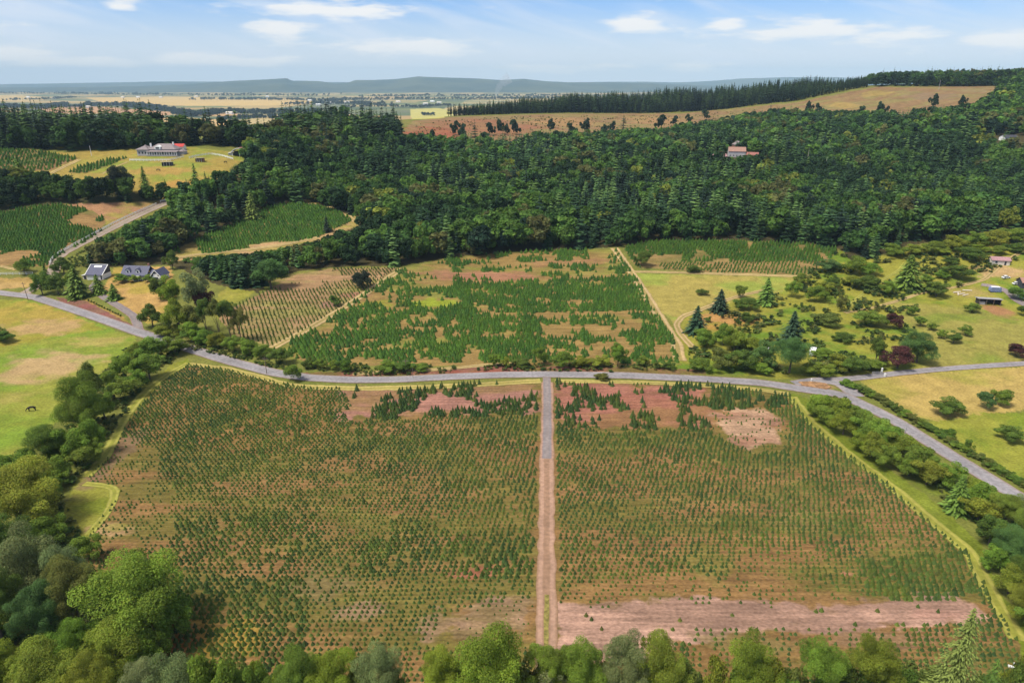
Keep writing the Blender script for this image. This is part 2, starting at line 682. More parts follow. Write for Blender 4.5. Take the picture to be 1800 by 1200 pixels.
FOREST = [(455, 515), (480, 490), (520, 478), (560, 472), (620, 468), (700, 468), (780, 455), (900, 443), (1000, 438), (1085, 434), (1150, 424), (1300, 422), (1420, 428), (1475, 438), (1500, 460), (1530, 455), (1570, 440), (1600, 432),
          (1680, 415), (1800, 400), (2000, 380), (2150, 200), (2000, 160), (1800, 157), (1762, 160), (1748, 178), (1700, 205), (1600, 214), (1520, 212), (1440, 205), (1340, 214), (1240, 228), (1180, 242), (1080, 250), (1010, 252), (960, 255), (900, 260), (840, 262), (770, 258), (705, 248),
          (640, 240), (560, 245), (480, 255), (440, 270), (440, 285), (415, 292), (402, 310), (330, 332), (304, 354), (305, 372), (270, 385), (225, 400), (190, 425), (165, 445), (140, 470), (200, 470), (290, 465), (310, 470), (380, 500)]
zones = [
    ('pasture', [(1180, 655), (1200, 560), (1290, 520), (1420, 486), (1475, 440), (1560, 450), (1680, 420), (1850, 400), (1950, 640), (1560, 655), (1420, 664)], A(112, 138, 44), A(158, 154, 62), 16, .40, 3),
    ('pasture', [(1115, 480), (1280, 484), (1420, 487), (1360, 520), (1290, 530), (1215, 548), (1190, 572), (1160, 545)], A(154, 164, 72), A(176, 160, 84), 20, .42, 1.2),
    ('pasture', [(1190, 575), (1260, 545), (1330, 540), (1345, 565), (1290, 580), (1225, 590)], A(185, 145, 72), A(150, 145, 60), 14, .4, 2),
    ('pasture', [(1560, 530), (1700, 540), (1800, 560), (1900, 640), (1560, 652), (1640, 640), (1610, 590)], A(134, 144, 58), A(160, 152, 76), 14, .42, 3),
    ('pasture', [(-200, 525), (60, 527), (130, 552), (235, 592), (240, 600), (200, 640), (120, 690), (90, 760), (0, 830), (-200, 860)], A(128, 152, 52), A(152, 154, 64), 25, .42, 1.5),
    ('pasture', [(-200, 528), (60, 530), (135, 556), (190, 580), (130, 585), (60, 600), (-200, 640)], A(176, 154, 72), A(154, 150, 58), 18, .5, 3),
    ('pasture', [(-100, 490), (55, 488), (62, 503), (0, 510), (-100, 512)], A(190, 158, 100), A(175, 145, 85), 10, .5, 1),
    ('pasture', [(1508, 668), (1560, 660), (1650, 652), (1900, 640), (1900, 712), (1720, 730), (1640, 740), (1600, 733), (1550, 700)], A(192, 166, 96), A(170, 160, 76), 18, .5, 2),
    ('pasture', [(1600, 733), (1640, 740), (1720, 730), (1900, 712), (1900, 880), (1800, 850), (1720, 805), (1660, 770)], A(132, 148, 48), A(155, 155, 62), 16, .5, 2.5),
    ('pasture', [(1385, 690), (1420, 700), (1480, 760), (1560, 820), (1640, 880), (1720, 950), (1760, 1040), (1900, 1200), (1800, 1200), (1790, 1130), (1740, 1045), (1700, 970), (1640, 920), (1560, 850), (1480, 790), (1420, 740)], A(136, 146, 54), A(120, 132, 44), 12, .4, 1),
    ('pasture', [(330, 630), (300, 640), (245, 690), (205, 750), (180, 800), (130, 850), (90, 950), (150, 965), (205, 855), (150, 838), (195, 800), (245, 715), (285, 672), (340, 640)], A(132, 140, 50), A(150, 148, 62), 8, .4, .6),
    ('pasture', [(200, 470), (300, 468), (310, 520), (270, 570), (240, 560), (180, 512)], A(178, 156, 74), A(196, 158, 96), 12, .48, 1),
    ('pasture', [(370, 545), (385, 515), (420, 490), (452, 488), (455, 510), (400, 540), (380, 560)], A(168, 158, 74), A(150, 148, 62), 14, .4, 1),
    ('pasture', [(120, 530), (155, 525), (215, 555), (230, 572), (180, 560)], A(160, 145, 66), A(175, 140, 80), 8, .5, .5),
    ('pasture', KNOLL, A(148, 154, 64), A(172, 150, 76), 24, .5, 2),
    ('pasture', [(105, 360), (200, 352), (300, 352), (210, 398), (190, 395), (160, 370)], A(165, 152, 76), A(180, 135, 100), 14, .5, 1.5),
    ('forest_floor', FOREST, A(62, 62, 40), A(85, 78, 50), 14, .4, 1.5),
    ('forest_floor', [(-120, 310), (0, 308), (110, 318), (200, 332), (300, 352), (200, 356), (100, 360), (0, 376), (-120, 385)], A(72, 78, 42), A(90, 88, 52), 14, .4, 1.5),
    ('cleared_hillside', CLEAR, A(148, 134, 82), A(150, 120, 84), 22, .45, 4),
    ('plantation_soil', PLOT0, A(120, 118, 66), A(150, 118, 80), 12, .4, 1),
    ('plantation_soil', PLOT0B, A(115, 118, 60), A(140, 120, 70), 12, .4, 1),
    ('plantation_soil', PLOT1, A(112, 118, 58), A(160, 128, 82), 12, .4, 1),
    ('plantation_soil', PLOT2, A(110, 118, 58), A(150, 130, 76), 12, .4, 1),
    ('plantation_soil', [(286, 462), (300, 443), (560, 417), (620, 388), (630, 396), (560, 430), (440, 446), (350, 456)], A(192, 156, 112), A(165, 150, 80), 9, .45, .8),
    ('plantation_soil', [(500, 352), (560, 356), (612, 372), (640, 390), (618, 398), (600, 376), (560, 364), (505, 359)], A(195, 158, 110), A(170, 150, 84), 9, .4, .8),
    ('plantation_soil', RIGHTPLOT, A(128, 118, 66), A(160, 132, 84), 10, .45, .8),
    ('plantation_soil', LEFTMID, A(158, 146, 86), A(172, 138, 100), 12, .45, .8),
    ('plantation_soil', MIDFIELD, A(140, 138, 66), A(158, 130, 78), 11, .42, 1.5),
    ('plantation_soil', FIELD, A(148, 114, 72), A(124, 112, 58), 8, .5, .5),
    ('plantation_soil', [(330, 645), (400, 655), (520, 680), (600, 690), (620, 760), (500, 800), (330, 790), (230, 760), (260, 700)], A(124, 112, 54), A(146, 112, 68), 8, .4, 4),
    ('plantation_soil', [(592, 683), (700, 683), (860, 676), (950, 674), (945, 724), (800, 728), (640, 732), (595, 742)], A(172, 124, 108), A(156, 122, 84), 8, .5, 4),
    ('plantation_soil', [(975, 676), (1100, 676), (1245, 682), (1250, 748), (1120, 752), (1020, 750), (975, 738)], A(172, 116, 98), A(156, 116, 80), 8, .45, 4),
    ('plantation_soil', [(1252, 722), (1330, 715), (1378, 740), (1376, 775), (1300, 785), (1268, 760)], A(192, 156, 126), A(166, 124, 100), 6, .5, 4),
    ('plantation_soil', [(975, 1058), (1180, 1054), (1420, 1056), (1700, 1052), (1730, 1085), (1560, 1110), (1330, 1108), (1200, 1120), (1120, 1160), (980, 1150), (968, 1100)], A(196, 156, 136), A(164, 130, 112), 7, .45, 3),
    ('plantation_soil', [(800, 1048), (945, 1045), (948, 1120), (820, 1120), (720, 1125), (780, 1090)], A(170, 136, 110), A(140, 118, 80), 8, .5, 5),
    ('plantation_soil', [(300, 1085), (460, 1088), (470, 1130), (400, 1150), (300, 1150)], A(166, 136, 66), A(150, 122, 66), 8, .5, 4),
    ('ground', [(100, 522), (150, 528), (220, 565), (300, 600), (345, 608), (300, 612), (200, 575), (120, 545)], A(150, 95, 88), A(140, 105, 84), 6, .5, .5),
    ('ground', [(525, 655), (620, 653), (700, 654), (860, 642), (960, 644), (1100, 645), (1240, 650), (1240, 658), (960, 653), (700, 660), (560, 662)], A(150, 100, 84), A(126, 108, 62), 7, .5, .4),
]
patches = [  # worn, bare or lush patches: (u, v, half width px, half height px, colour, strength)
    (95, 640, 75, 24, A(198, 165, 120), .9), (30, 660, 50, 14, A(190, 160, 112), .7), (75, 575, 60, 14, A(200, 160, 118), .7), (170, 600, 40, 9, A(190, 165, 100), .6), (20, 700, 30, 9, A(180, 165, 90), .6),
    (760, 533, 60, 7, A(150, 165, 50), .9), (660, 535, 30, 6, A(160, 160, 60), .8), (840, 485, 110, 9, A(172, 120, 96), .8), (1000, 462, 70, 7, A(170, 125, 92), .6), (620, 520, 22, 7, A(178, 120, 106), .8),
    (545, 490, 70, 7, A(178, 140, 104), .7), (580, 535, 18, 6, A(170, 125, 110), .8), (860, 655, 60, 4, A(165, 88, 72), .8), (1130, 705, 70, 16, A(168, 106, 94), .6),
    (860, 220, 90, 12, A(164, 106, 80), .6), (1000, 215, 60, 8, A(182, 140, 92), .6), (760, 238, 50, 10, A(170, 92, 72), .7), (1150, 212, 60, 8, A(186, 142, 96), .5), (1640, 170, 80, 10, A(146, 122, 94), .85), (1720, 160, 60, 6, A(150, 132, 90), .8),
    (1480, 185, 30, 8, A(176, 150, 84), .8), (1540, 165, 40, 6, A(170, 148, 80), .7), (1760, 478, 45, 12, A(200, 165, 118), .9), (1700, 515, 40, 8, A(178, 150, 100), .6), (1755, 545, 25, 10, A(178, 128, 92), .9),
    (1720, 470, 22, 5, A(150, 120, 92), .6), (1275, 560, 50, 9, A(198, 148, 92), .8), (280, 300, 60, 8, A(190, 146, 86), .7), (310, 322, 30, 6, A(196, 140, 80), .6), (1640, 850, 40, 25, A(120, 138, 44), .6),
    (205, 800, 22, 60, A(138, 112, 88), .7), (190, 928, 40, 12, A(190, 152, 112), .8), (205, 925, 22, 7, A(150, 148, 66), .6), (325, 1125, 40, 30, A(165, 112, 70), .8), (1400, 905, 60, 30, A(140, 120, 74), .6), (1250, 985, 50, 30, A(128, 128, 60), .6),
    (1490, 1008, 12, 5, A(190, 125, 104), .8), (840, 1005, 40, 10, A(172, 104, 86), .7), (640, 1070, 60, 16, A(172, 136, 114), .6), (560, 1030, 60, 25, A(142, 122, 84), .6), (1300, 1130, 90, 18, A(140, 124, 78), .6), (1550, 1125, 90, 14, A(150, 120, 92), .7),
    (1650, 1080, 60, 10, A(184, 140, 124), .6), (1425, 678, 40, 8, A(180, 140, 100), .8), (1350, 640, 20, 6, A(180, 150, 110), .5),
]


def build_ground():
    # one sheet, finer near the viewpoint and inside the view
    fine = np.arange(R(-46), R(46), 1.55e-3)
    side = np.linspace(R(46), R(180), 50)
    th = np.concatenate([-side[::-1], fine, side[1:]])
    rr = [2.0, 20.0, 45.0, 70.0, 84.0]
    while rr[-1] < 25500:
        r = rr[-1]
        st = min((H * H + r * r) / H * 1.35e-3, .0045 * r) if r < 1600 else .011 * r
        rr.append(r + max(st, .25))
    rr = np.array(rr)
    T, RR = np.meshgrid(th, rr)
    X = RR * np.sin(T)
    Y = RR * np.cos(T)
    Z = ground_z(X, Y)
    nr, nc = X.shape
    x, y = X.ravel(), Y.ravel()
    n1 = fbm(x, y, 30, 11)
    # default: rough grass
    col = A(118, 128, 56)[None] * (1 - n1[:, None]) + A(140, 135, 70)[None] * n1[:, None]
    names = ['ground', 'pasture', 'forest_floor', 'cleared_hillside', 'plantation_soil', 'valley_plain']
    zid = np.zeros(len(x), np.int8)
    # valley floor: a patchwork of fields
    val = (y - (850 + 640 * sstep(-320, 20, x))) > 350
    ci = np.floor((x + 160 * (fbm(x, y, 900, 31, 2) - .5)) / 420).astype(np.int64)
    cj = np.floor((y + 300 * (fbm(x, y, 700, 37, 2) - .5)) / 330 + ci * .37).astype(np.int64)
    h = vnoise(ci + .5 + ci * 3.0, cj + .5 + cj * 7.0, 77)
    h = np.abs(np.sin(ci * 12.9898 + cj * 78.233) * 43758.5453) % 1.0
    pal = np.array([A(120, 125, 92), A(196, 170, 112), A(110, 122, 84), A(190, 160, 104), A(130, 135, 84), A(205, 182, 125), A(95, 108, 76), A(168, 150, 96)])
    vc = pal[(h * 7.99).astype(int)]
    col[val] = vc[val]
    zid[val] = 5
    valley_fields = [[(150, 172), (300, 170), (480, 174), (560, 178), (480, 186), (330, 186), (180, 180)], [(68, 190), (110, 186), (200, 189), (300, 197), (300, 203), (180, 199), (90, 200)],
                     [(270, 206), (330, 207), (412, 212), (412, 224), (340, 226), (275, 218)], [(345, 198), (400, 198), (450, 204), (420, 206), (350, 203)], [(722, 192), (770, 190), (800, 196), (780, 208), (725, 210)],
                     [(-60, 168), (40, 168), (100, 172), (60, 178), (-60, 178)]]
    for k, pl in enumerate(valley_fields):
        P = wpoly(pl, 14)
        m = inside(P, x, y)
        c = [A(222, 188, 118), A(205, 158, 112), A(222, 185, 122), A(210, 170, 118), A(205, 195, 110), A(215, 185, 120)][k]
        col[m] = c[None] * (.9 + .2 * fbm(x[m], y[m], 120, 40 + k)[:, None])
    for zi, (nm, poly, c1, c2, sc, share, jag) in enumerate(zones):
        P = wpoly(poly)
        m0 = (x > P[:, 0].min() - 9) & (x < P[:, 0].max() + 9) & (y > P[:, 1].min() - 9) & (y < P[:, 1].max() + 9)
        ii = np.nonzero(m0)[0]
        xs, ys = x[ii], y[ii]
        jx = jag * 2.4 * (fbm(xs, ys, 4.5, 50 + zi, 3) - .5)
        jy = jag * 2.4 * (fbm(xs, ys, 4.5, 90 + zi, 3) - .5)
        if jag >= 3:
            al = np.zeros(len(xs))
            for q in range(7):
                o = (q - 3) / 3.0
                al += inside(P, xs + jx + o * jag * .6, ys + jy + (((q * 3) % 7) - 3) / 3.0 * jag * .5)
            al = sstep(.22, .78, al / 7.0 + .9 * (fbm(xs, ys, 1.4, 210 + zi, 3, 4.0) - .5))
        else:
            al = inside(P, xs + jx, ys + jy).astype(float)
        m = al > .02
        ii, al = ii[m], al[m][:, None]
        xs, ys = x[ii], y[ii]
        ax = 3.2 if nm == 'plantation_soil' else 1.3
        f = sstep(share - .13, share + .13, 1 - fbm(xs, ys, sc, 130 + zi, 5, ax, .6))[:, None]
        g = (.74 + .52 * fbm(xs, ys, 3.2, 170 + zi, 4, ax, .7))[:, None]
        col[ii] = col[ii] * (1 - al) + (c1[None] * (1 - f) + c2[None] * f) * g * al
        zid[ii[al[:, 0] > .5]] = names.index(nm)
    for k, (u, v, ru, rv, c, st) in enumerate(patches):
        p0 = unproj(u, v)
        a = abs(unproj(u + ru, v)[0] - p0[0])
        b = max(.5 * abs(unproj(u, v - rv)[1] - unproj(u, v + rv)[1]), 1.0)
        m = np.nonzero((np.abs(x - p0[0]) < 2.2 * a) & (np.abs(y - p0[1]) < 2.2 * b))[0]
        xs, ys = x[m], y[m]
        d = ((xs - p0[0]) / a) ** 2 + ((ys - p0[1]) / b) ** 2
        f = (sstep(.25, .75, np.exp(-.8 * d) + 1.1 * (fbm(xs, ys, max(3, .35 * min(a, b)), 300 + k, 4, 1.6) - .5)) * st)[:, None]
        col[m] = col[m] * (1 - f) + c[None] * f
    # rough-ploughed mottling of the clearcut
    m = zid == 3
    col[m] *= (.78 + .44 * fbm(x[m], y[m], 9, 401, 4, 1.5))[:, None]
    idx = np.arange(nr * nc).reshape(nr, nc)
    F = np.stack([idx[:-1, :-1], idx[:-1, 1:], idx[1:, 1:], idx[1:, :-1]], -1).reshape(-1, 4)[:, ::-1]
    V = np.stack([x, y, Z.ravel()], 1)
    fz = zid[F[:, 0]]
    for k, nm in enumerate(names):
        f = F[fz == k]
        used = np.unique(f)
        remap = np.full(len(V), -1, np.int32)
        remap[used] = np.arange(len(used))
        me = mesh_np(nm, V[used], remap[f], mat_ground(nm, nm == 'plantation_soil'), col[used], smooth=True)
        link(nm, me, kind='structure')


build_ground()

# ------------------------------------------------------------------ roads and tracks


def strip(name, line, width, mat, lift=.07, ragged=.0, pixel_w=None, step=5.0):
    pts = np.array([unproj(*p) if len(p) == 2 else p for p in densify(line, 14, False)])
    # resample evenly on the ground
    seg = np.hypot(np.diff(pts[:, 0]), np.diff(pts[:, 1]))
    s = np.concatenate([[0], np.cumsum(seg)])
    n = max(3, int(s[-1] / 1.5))
    ss = np.linspace(0, s[-1], n)
    X, Y = np.interp(ss, s, pts[:, 0]), np.interp(ss, s, pts[:, 1])
    k = max(1, int(step / (s[-1] / n)))
    if n > 4 * k:
        ker = np.hanning(2 * k + 3)
        ker /= ker.sum()
        pad = len(ker) // 2
        X = np.convolve(np.concatenate([2 * X[0] - X[pad:0:-1], X, 2 * X[-1] - X[-2:-pad - 2:-1]]), ker, 'valid')
        Y = np.convolve(np.concatenate([2 * Y[0] - Y[pad:0:-1], Y, 2 * Y[-1] - Y[-2:-pad - 2:-1]]), ker, 'valid')
    tx, ty = np.gradient(X), np.gradient(Y)
    L = np.hypot(tx, ty) + 1e-9
    nx, ny = -ty / L, tx / L
    na = 9
    a = np.linspace(-1, 1, na)
    w = width / 2 * (np.ones(n) if np.isscalar(width) else 1)
    wl = w * (1 + ragged * (fbm(X, Y, 3.0, 7, 3) - .5) * 2)
    wr = w * (1 + ragged * (fbm(X, Y, 3.0, 8, 3) - .5) * 2)
    off = np.where(a[None] < 0, wl[:, None], wr[:, None]) * a[None]
    PX = X[:, None] + nx[:, None] * off
    PY = Y[:, None] + ny[:, None] * off
    PZ = ground_z(PX, PY) + lift + .0002 * PY
    V = np.stack([PX, PY, PZ], -1).reshape(-1, 3)
    idx = np.arange(n * na).reshape(n, na)
    F = np.stack([idx[:-1, :-1], idx[:-1, 1:], idx[1:, 1:], idx[1:, :-1]], -1).reshape(-1, 4)[:, ::-1]
    me = mesh_np(name, V, F, mat, smooth=True)
    at = me.attributes.new('across', 'FLOAT', 'POINT')
    at.data.foreach_set('value', np.tile(a, n).astype(np.float32))
    return link(name, me, kind='structure')


M_road = mat_strip('asphalt', tuple(A(165, 140, 128)), tuple(A(166, 160, 163)), True, tuple(A(158, 153, 157)))
M_grav = mat_strip('grey_gravel', tuple(A(176, 140, 128)), tuple(A(150, 140, 140)), True, tuple(A(158, 145, 142)))
M_lane = mat_strip('lane_gravel', tuple(A(190, 155, 130)), tuple(A(176, 160, 148)), True, tuple(A(168, 152, 132)))
M_dirt = mat_strip('pink_dirt', tuple(A(160, 126, 96)), tuple(A(192, 154, 130)), True, tuple(A(170, 134, 108)))
M_tan = mat_strip('tan_dirt', tuple(A(165, 148, 82)), tuple(A(208, 178, 128)), True, tuple(A(172, 152, 90)))
M_verge = mat_strip('dry_grass_track', tuple(A(150, 148, 62)), tuple(A(200, 178, 108)), True, tuple(A(172, 160, 80)))
M_green = mat_strip('grass_track', tuple(A(140, 146, 54)), tuple(A(178, 172, 82)), True, tuple(A(155, 155, 62)))
ROAD = [(-120, 500), (0, 515), (60, 522), (110, 538), (170, 558), (240, 583), (330, 612), (400, 634), (480, 655), (540, 664), (620, 668), (700, 667), (800, 662), (880, 659), (960, 658), (1100, 660), (1250, 667), (1340, 673), (1385, 680), (1430, 687), (1467, 691),
        (1490, 698), (1511, 709), (1539, 722), (1578, 742), (1625, 772), (1672, 801), (1718, 829), (1765, 858), (1850, 912)]
strip('verge', [(505, 677), (560, 681), (640, 683), (760, 680), (860, 675), (950, 669)], 4.2, M_verge, .04, .35)
strip('verge', [(975, 670), (1100, 671), (1250, 678), (1330, 684), (1390, 693)], 3.2, M_verge, .04, .35)
strip('verge', [(330, 640), (400, 648), (460, 663), (510, 678)], 3.4, M_verge, .04, .35)
strip('road', ROAD, 6.3, M_road, .13, .05)
strip('side_road', [(1395, 674), (1430, 668), (1480, 667), (1520, 663), (1570, 657), (1640, 650), (1720, 644), (1850, 636)], 4.6, M_road, .10, .06)
strip('side_road', [(1440, 668), (1475, 672), (1490, 682), (1505, 697)], 6.5, M_road, .115, .05)
strip('driveway', [(961, 664), (962, 700), (962, 760), (961, 806)], 3.2, M_grav, .09, .12)
strip('dirt_track', [(962, 672), (962, 740), (961, 806), (961, 900), (961, 1000), (960, 1120), (958, 1200)], 4.5, M_dirt, .05, .25)
strip('grass_strip', [(961, 1045), (960, 1080), (959, 1150)], .9, mat_plain('worn_grass', tuple(A(150, 138, 74)), .95, .35, 1.2), .09, .9)
strip('dirt_track', [(1080, 436), (1098, 462), (1112, 482), (1132, 512), (1150, 542), (1172, 578), (1190, 606), (1196, 634)], 5.6, M_tan, .06, .25)
strip('dirt_track', [(1238, 630), (1215, 608), (1197, 588), (1188, 570), (1200, 556), (1225, 547), (1260, 533), (1300, 520), (1345, 510)], 3.4, M_tan, .06, .25)
strip('dirt_track', [(1112, 478), (1150, 478), (1250, 481), (1350, 484), (1422, 487)], 3.4, M_tan, .06, .25)
strip('dirt_track', [(478, 612), (520, 590), (562, 566), (605, 540), (645, 514), (680, 490), (708, 472)], 4.8, M_tan, .06, .25)
strip('dirt_track', [(620, 658), (690, 652), (760, 650), (840, 643), (900, 638)], 2.8, M_tan, .05, .3)
strip('footpath', [(1485, 550), (1540, 540), (1590, 525), (1625, 513), (1680, 505), (1730, 492), (1760, 465), (1800, 440)], 2.6, M_tan, .06, .3)
strip('footpath', [(1488, 548), (1500, 530), (1530, 505), (1580, 475), (1590, 462)], 2.0, M_green, .06, .3)
strip('driveway', [(1725, 500), (1755, 505), (1775, 515), (1790, 530), (1850, 560)], 4.5, M_grav, .06, .25)
strip('driveway', [(245, 582), (240, 566), (236, 556), (220, 545), (195, 530), (172, 516), (162, 505), (170, 494), (185, 488)], 4.2, M_grav, .08, .12)
strip('driveway', [(40, 518), (70, 500), (88, 486), (97, 470), (95, 458), (110, 446), (140, 430), (200, 400), (250, 375), (303, 352)], 6.6, M_lane, .08, .12)
strip('dirt_track', [(290, 456), (350, 447), (440, 438), (500, 430), (560, 417)], 4.5, M_tan, .06, .3)
strip('dirt_track', [(500, 355), (560, 359), (604, 373), (624, 390)], 4.0, M_tan, .06, .3)
strip('dirt_track', [(0, 468), (28, 474)], 2.2, M_tan, .06, .3)
strip('dirt_track', [(90, 305), (115, 292), (140, 281)], 4.5, M_tan, .08, .3)
strip('dirt_track', [(180, 306), (200, 295), (225, 285)], 2.4, M_tan, .08, .3)
strip('grass_track', [(332, 638), (300, 655), (265, 680), (240, 705), (215, 740), (200, 775), (180, 808), (150, 838)], 3.6, M_green, .05, .3)
strip('grass_track', [(148, 850), (180, 852), (204, 858), (198, 885), (178, 915), (155, 940)], 2.4, M_green, .05, .3)
strip('grass_track', [(1392, 697), (1425, 742), (1485, 792), (1565, 853), (1645, 922), (1702, 968), (1742, 1042), (1790, 1125)], 3.8, M_green, .05, .3)


def traffic_island():
    P = [unproj(*p) for p in [(1403, 672), (1425, 671), (1450, 674), (1461, 681), (1452, 685), (1430, 681), (1410, 677)]]
    top = [(p[0], p[1], p[2] + .27 + .0002 * p[1]) for p in P]
    bot = [(p[0], p[1], p[2] - .2) for p in P]
    n = len(P)
    mb = MB().add(top + bot, [tuple(range(n))[::-1]] + [(i, (i + 1) % n, (i + 1) % n + n, i + n) for i in range(n)])
    o = mb.build('traffic_island', mat_plain('dry_soil', tuple(A(180, 138, 98)), .95, .4, .8))
    o['kind'] = 'structure'


traffic_island()

# ------------------------------------------------------------------ distant hills


def build_hills():
    def ridge(name, prof, dist, depth, c1, c2, seed, base=VALLEY - 2):
        prof = np.array(prof, float)
        us = np.arange(-700, 2500, 5.0)
        vt = np.interp(us, prof[:, 0], prof[:, 1])
        ang = np.arctan2(us - 900, FPX * CS)            # azimuth, near enough
        js = np.linspace(0, 1, 46)
        U, J = np.meshgrid(np.arange(len(us)), js)
        D = dist - depth + 2.0 * depth * J
        ssl = (600 - vt) / FPX
        dy = CS + ssl * SN
        dz = -SN + ssl * CS
        top = H + dist * dz / dy
        xr = (us - 900) / FPX / dy
        X = xr[U] * D
        Y = D
        prf = np.where(J < .5, sstep(0, .5, J) ** .8, 1 - .5 * sstep(.5, 1, J))
        spur = fbm(X, Y, depth * .28, seed, 4) - .5
        Z = base + (top[U] - base) * prf + spur * (top[U] - base) * 1.1 * np.sin(np.pi * np.clip(J * 2, 0, 1)) * .6
        Z += np.where(np.abs(J - .5) < .03, 9 * (fbm(X, Y, 260, seed + 9, 3) - .5), 0)
        n = fbm(X, Y, 500, seed + 3, 4)[..., None]
        C = c1[None, None] * (1 - sstep(.4, .7, n)) + c2[None, None] * sstep(.4, .7, n)
        nr, nc = X.shape
        idx = np.arange(nr * nc).reshape(nr, nc)
        F = np.stack([idx[:-1, :-1], idx[:-1, 1:], idx[1:, 1:], idx[1:, :-1]], -1).reshape(-1, 4)
        me = mesh_np(name, np.stack([X, Y, Z], -1).reshape(-1, 3), F, M_hill, C.reshape(-1, 3), smooth=True)
        link(name, me, kind='structure')
    global M_hill
    M_hill = mat_leaf('hill_forest', 0)
    forest, cut = np.array([.024, .044, .03]), np.array([.055, .07, .036])
    ridge('hills', [(-700, 152), (0, 154), (150, 153), (260, 151), (350, 147), (420, 142), (505, 138), (512, 142), (560, 143), (590, 147), (612, 146), (625, 141), (660, 141), (700, 139), (735, 134.5), (765, 136), (830, 138),
                    (880, 141), (920, 139), (960, 143), (1000, 145), (1060, 145), (1150, 147), (1230, 150), (1310, 154), (1500, 160), (2500, 165)], 15500, 3200, forest, cut, 500)
    ridge('hills', [(-700, 150), (0, 148.5), (150, 146), (300, 143.5), (450, 144), (700, 145), (900, 146), (1000, 145), (1100, 144), (1200, 145), (1260, 142), (1300, 138.5), (1380, 136), (1470, 136), (1520, 139), (1560, 144), (1700, 149), (2500, 150)],
          22000, 2400, forest, cut, 520)


build_hills()

# ------------------------------------------------------------------ plants: prototype shapes
TINT = {'bright': (.225, .285, .036), 'fresh': (.18, .265, .036), 'mid': (.175, .265, .038), 'dark': (.115, .185, .032), 'olive': (.16, .195, .045), 'grey': (.20, .25, .10), 'teal': (.105, .195, .055),
        'purple': (.11, .044, .044), 'blue': (.034, .066, .036), 'black': (.028, .044, .026)}


def leaf_cards(P, N, size, r, aspect=1.5):
    """rhombic leaf sprays at P facing N"""
    n = len(P)
    N = N / (np.linalg.norm(N, axis=1, keepdims=True) + 1e-9)
    t = r.normal(size=(n, 3))
    a = np.cross(N, t)
    a /= np.linalg.norm(a, axis=1, keepdims=True) + 1e-9
    b = np.cross(N, a)
    s = (size * (.6 + .8 * r.random(n)))[:, None]
    bend = N * s * .25
    V = np.stack([P - a * s * aspect * .5, P - b * s * .5 + bend, P + a * s * aspect * .5, P + b * s * .5 + bend], 1).reshape(-1, 3)
    F = np.arange(4 * n).reshape(n, 4)
    return V, F


def broadleaf(seed, nleaf, lobes=11, size=.055, lumps=5):
    """crown of unit height (z 0..1), radius about .5, made of leaf sprays on tufts that sit on boughs; V, F, shade"""
    r = np.random.default_rng(seed)
    cs, rs = [], []
    # boughs: a few big masses, each carrying smaller tufts
    nb = max(3, lobes // 3)
    ph = r.random() * 6.28
    for i in range(nb):
        a = ph + 6.28 * i / nb + r.uniform(-.5, .5)
        d = r.uniform(.12, .30)
        z = r.uniform(.30, .72)
        bc = np.array([d * math.cos(a), d * math.sin(a), z])
        br = r.uniform(.17, .25)
        for j in range(lumps):
            q = r.normal(size=3)
            q /= np.linalg.norm(q)
            q[2] = q[2] * .7 + .18
            cs.append(bc + q * br * r.uniform(.7, 1.1))
            rs.append(r.uniform(.075, .135))
    for j in range(lumps + 1):
        q = r.normal(size=3) * np.array([.10, .10, .09])
        cs.append(np.array([0, 0, .74]) + q)
        rs.append(r.uniform(.09, .15))
    cs.append(np.array([0, 0, .45]))
    rs.append(.24)
    cs, rs = np.array(cs), np.array(rs)
    w = rs ** 2 / (rs ** 2).sum()
    k = r.choice(len(rs), nleaf, p=w)
    d = r.normal(size=(nleaf, 3))
    d /= np.linalg.norm(d, axis=1, keepdims=True)
    d[:, 2] = np.where(r.random(nleaf) < .5, np.abs(d[:, 2]), d[:, 2])
    rad = rs[k] * (1.08 - .45 * r.random(nleaf) ** 1.6)
    P = cs[k] + d * rad[:, None]
    dist = np.full(nleaf, 9.0)
    for c, q in zip(cs, rs):
        dist = np.minimum(dist, np.linalg.norm(P - c, axis=1) / q)
    keep = (dist > .6) | (r.random(nleaf) < .10)
    P, d, k = P[keep], d[keep], k[keep]
    P[:, 2] = np.maximum(P[:, 2], .015 + .05 * r.random(len(P)))
    N = d + r.normal(size=d.shape) * .45 + np.array([0, 0, .30])
    V, F = leaf_cards(P, N, size, r)
    tone = .72 + .56 * r.random(len(rs))
    sh = tone[k] + .5 * (r.random(len(k)) - .5)
    # loose sprays that break the outline
    m = int(nleaf * .07)
    kk = r.choice(len(rs), m, p=w)
    dd = r.normal(size=(m, 3))
    dd /= np.linalg.norm(dd, axis=1, keepdims=True)
    dd[:, 2] = np.abs(dd[:, 2])
    P2 = cs[kk] + dd * (rs[kk] * (1.05 + .35 * r.random(m)))[:, None]
    V2, F2 = leaf_cards(P2, dd + r.normal(size=dd.shape) * .6, size * .8, r)
    V = np.vstack([V, V2])
    F = np.vstack([F, F2 + 4 * len(P)])
    sh = np.concatenate([sh, tone[kk] + .3 * (r.random(m) - .3)])
    shade = np.repeat(sh, 4)
    col = np.stack([shade * (.9 + .24 * r.random(len(sh)).repeat(4)), shade, shade * .95], 1)
    V[:, 2] = (V[:, 2] - .0) / np.percentile(V[:, 2], 99.5)
    rad = np.percentile(np.hypot(V[:, 0], V[:, 1]), 96)
    V[:, :2] *= .5 / rad
    return V, F, col


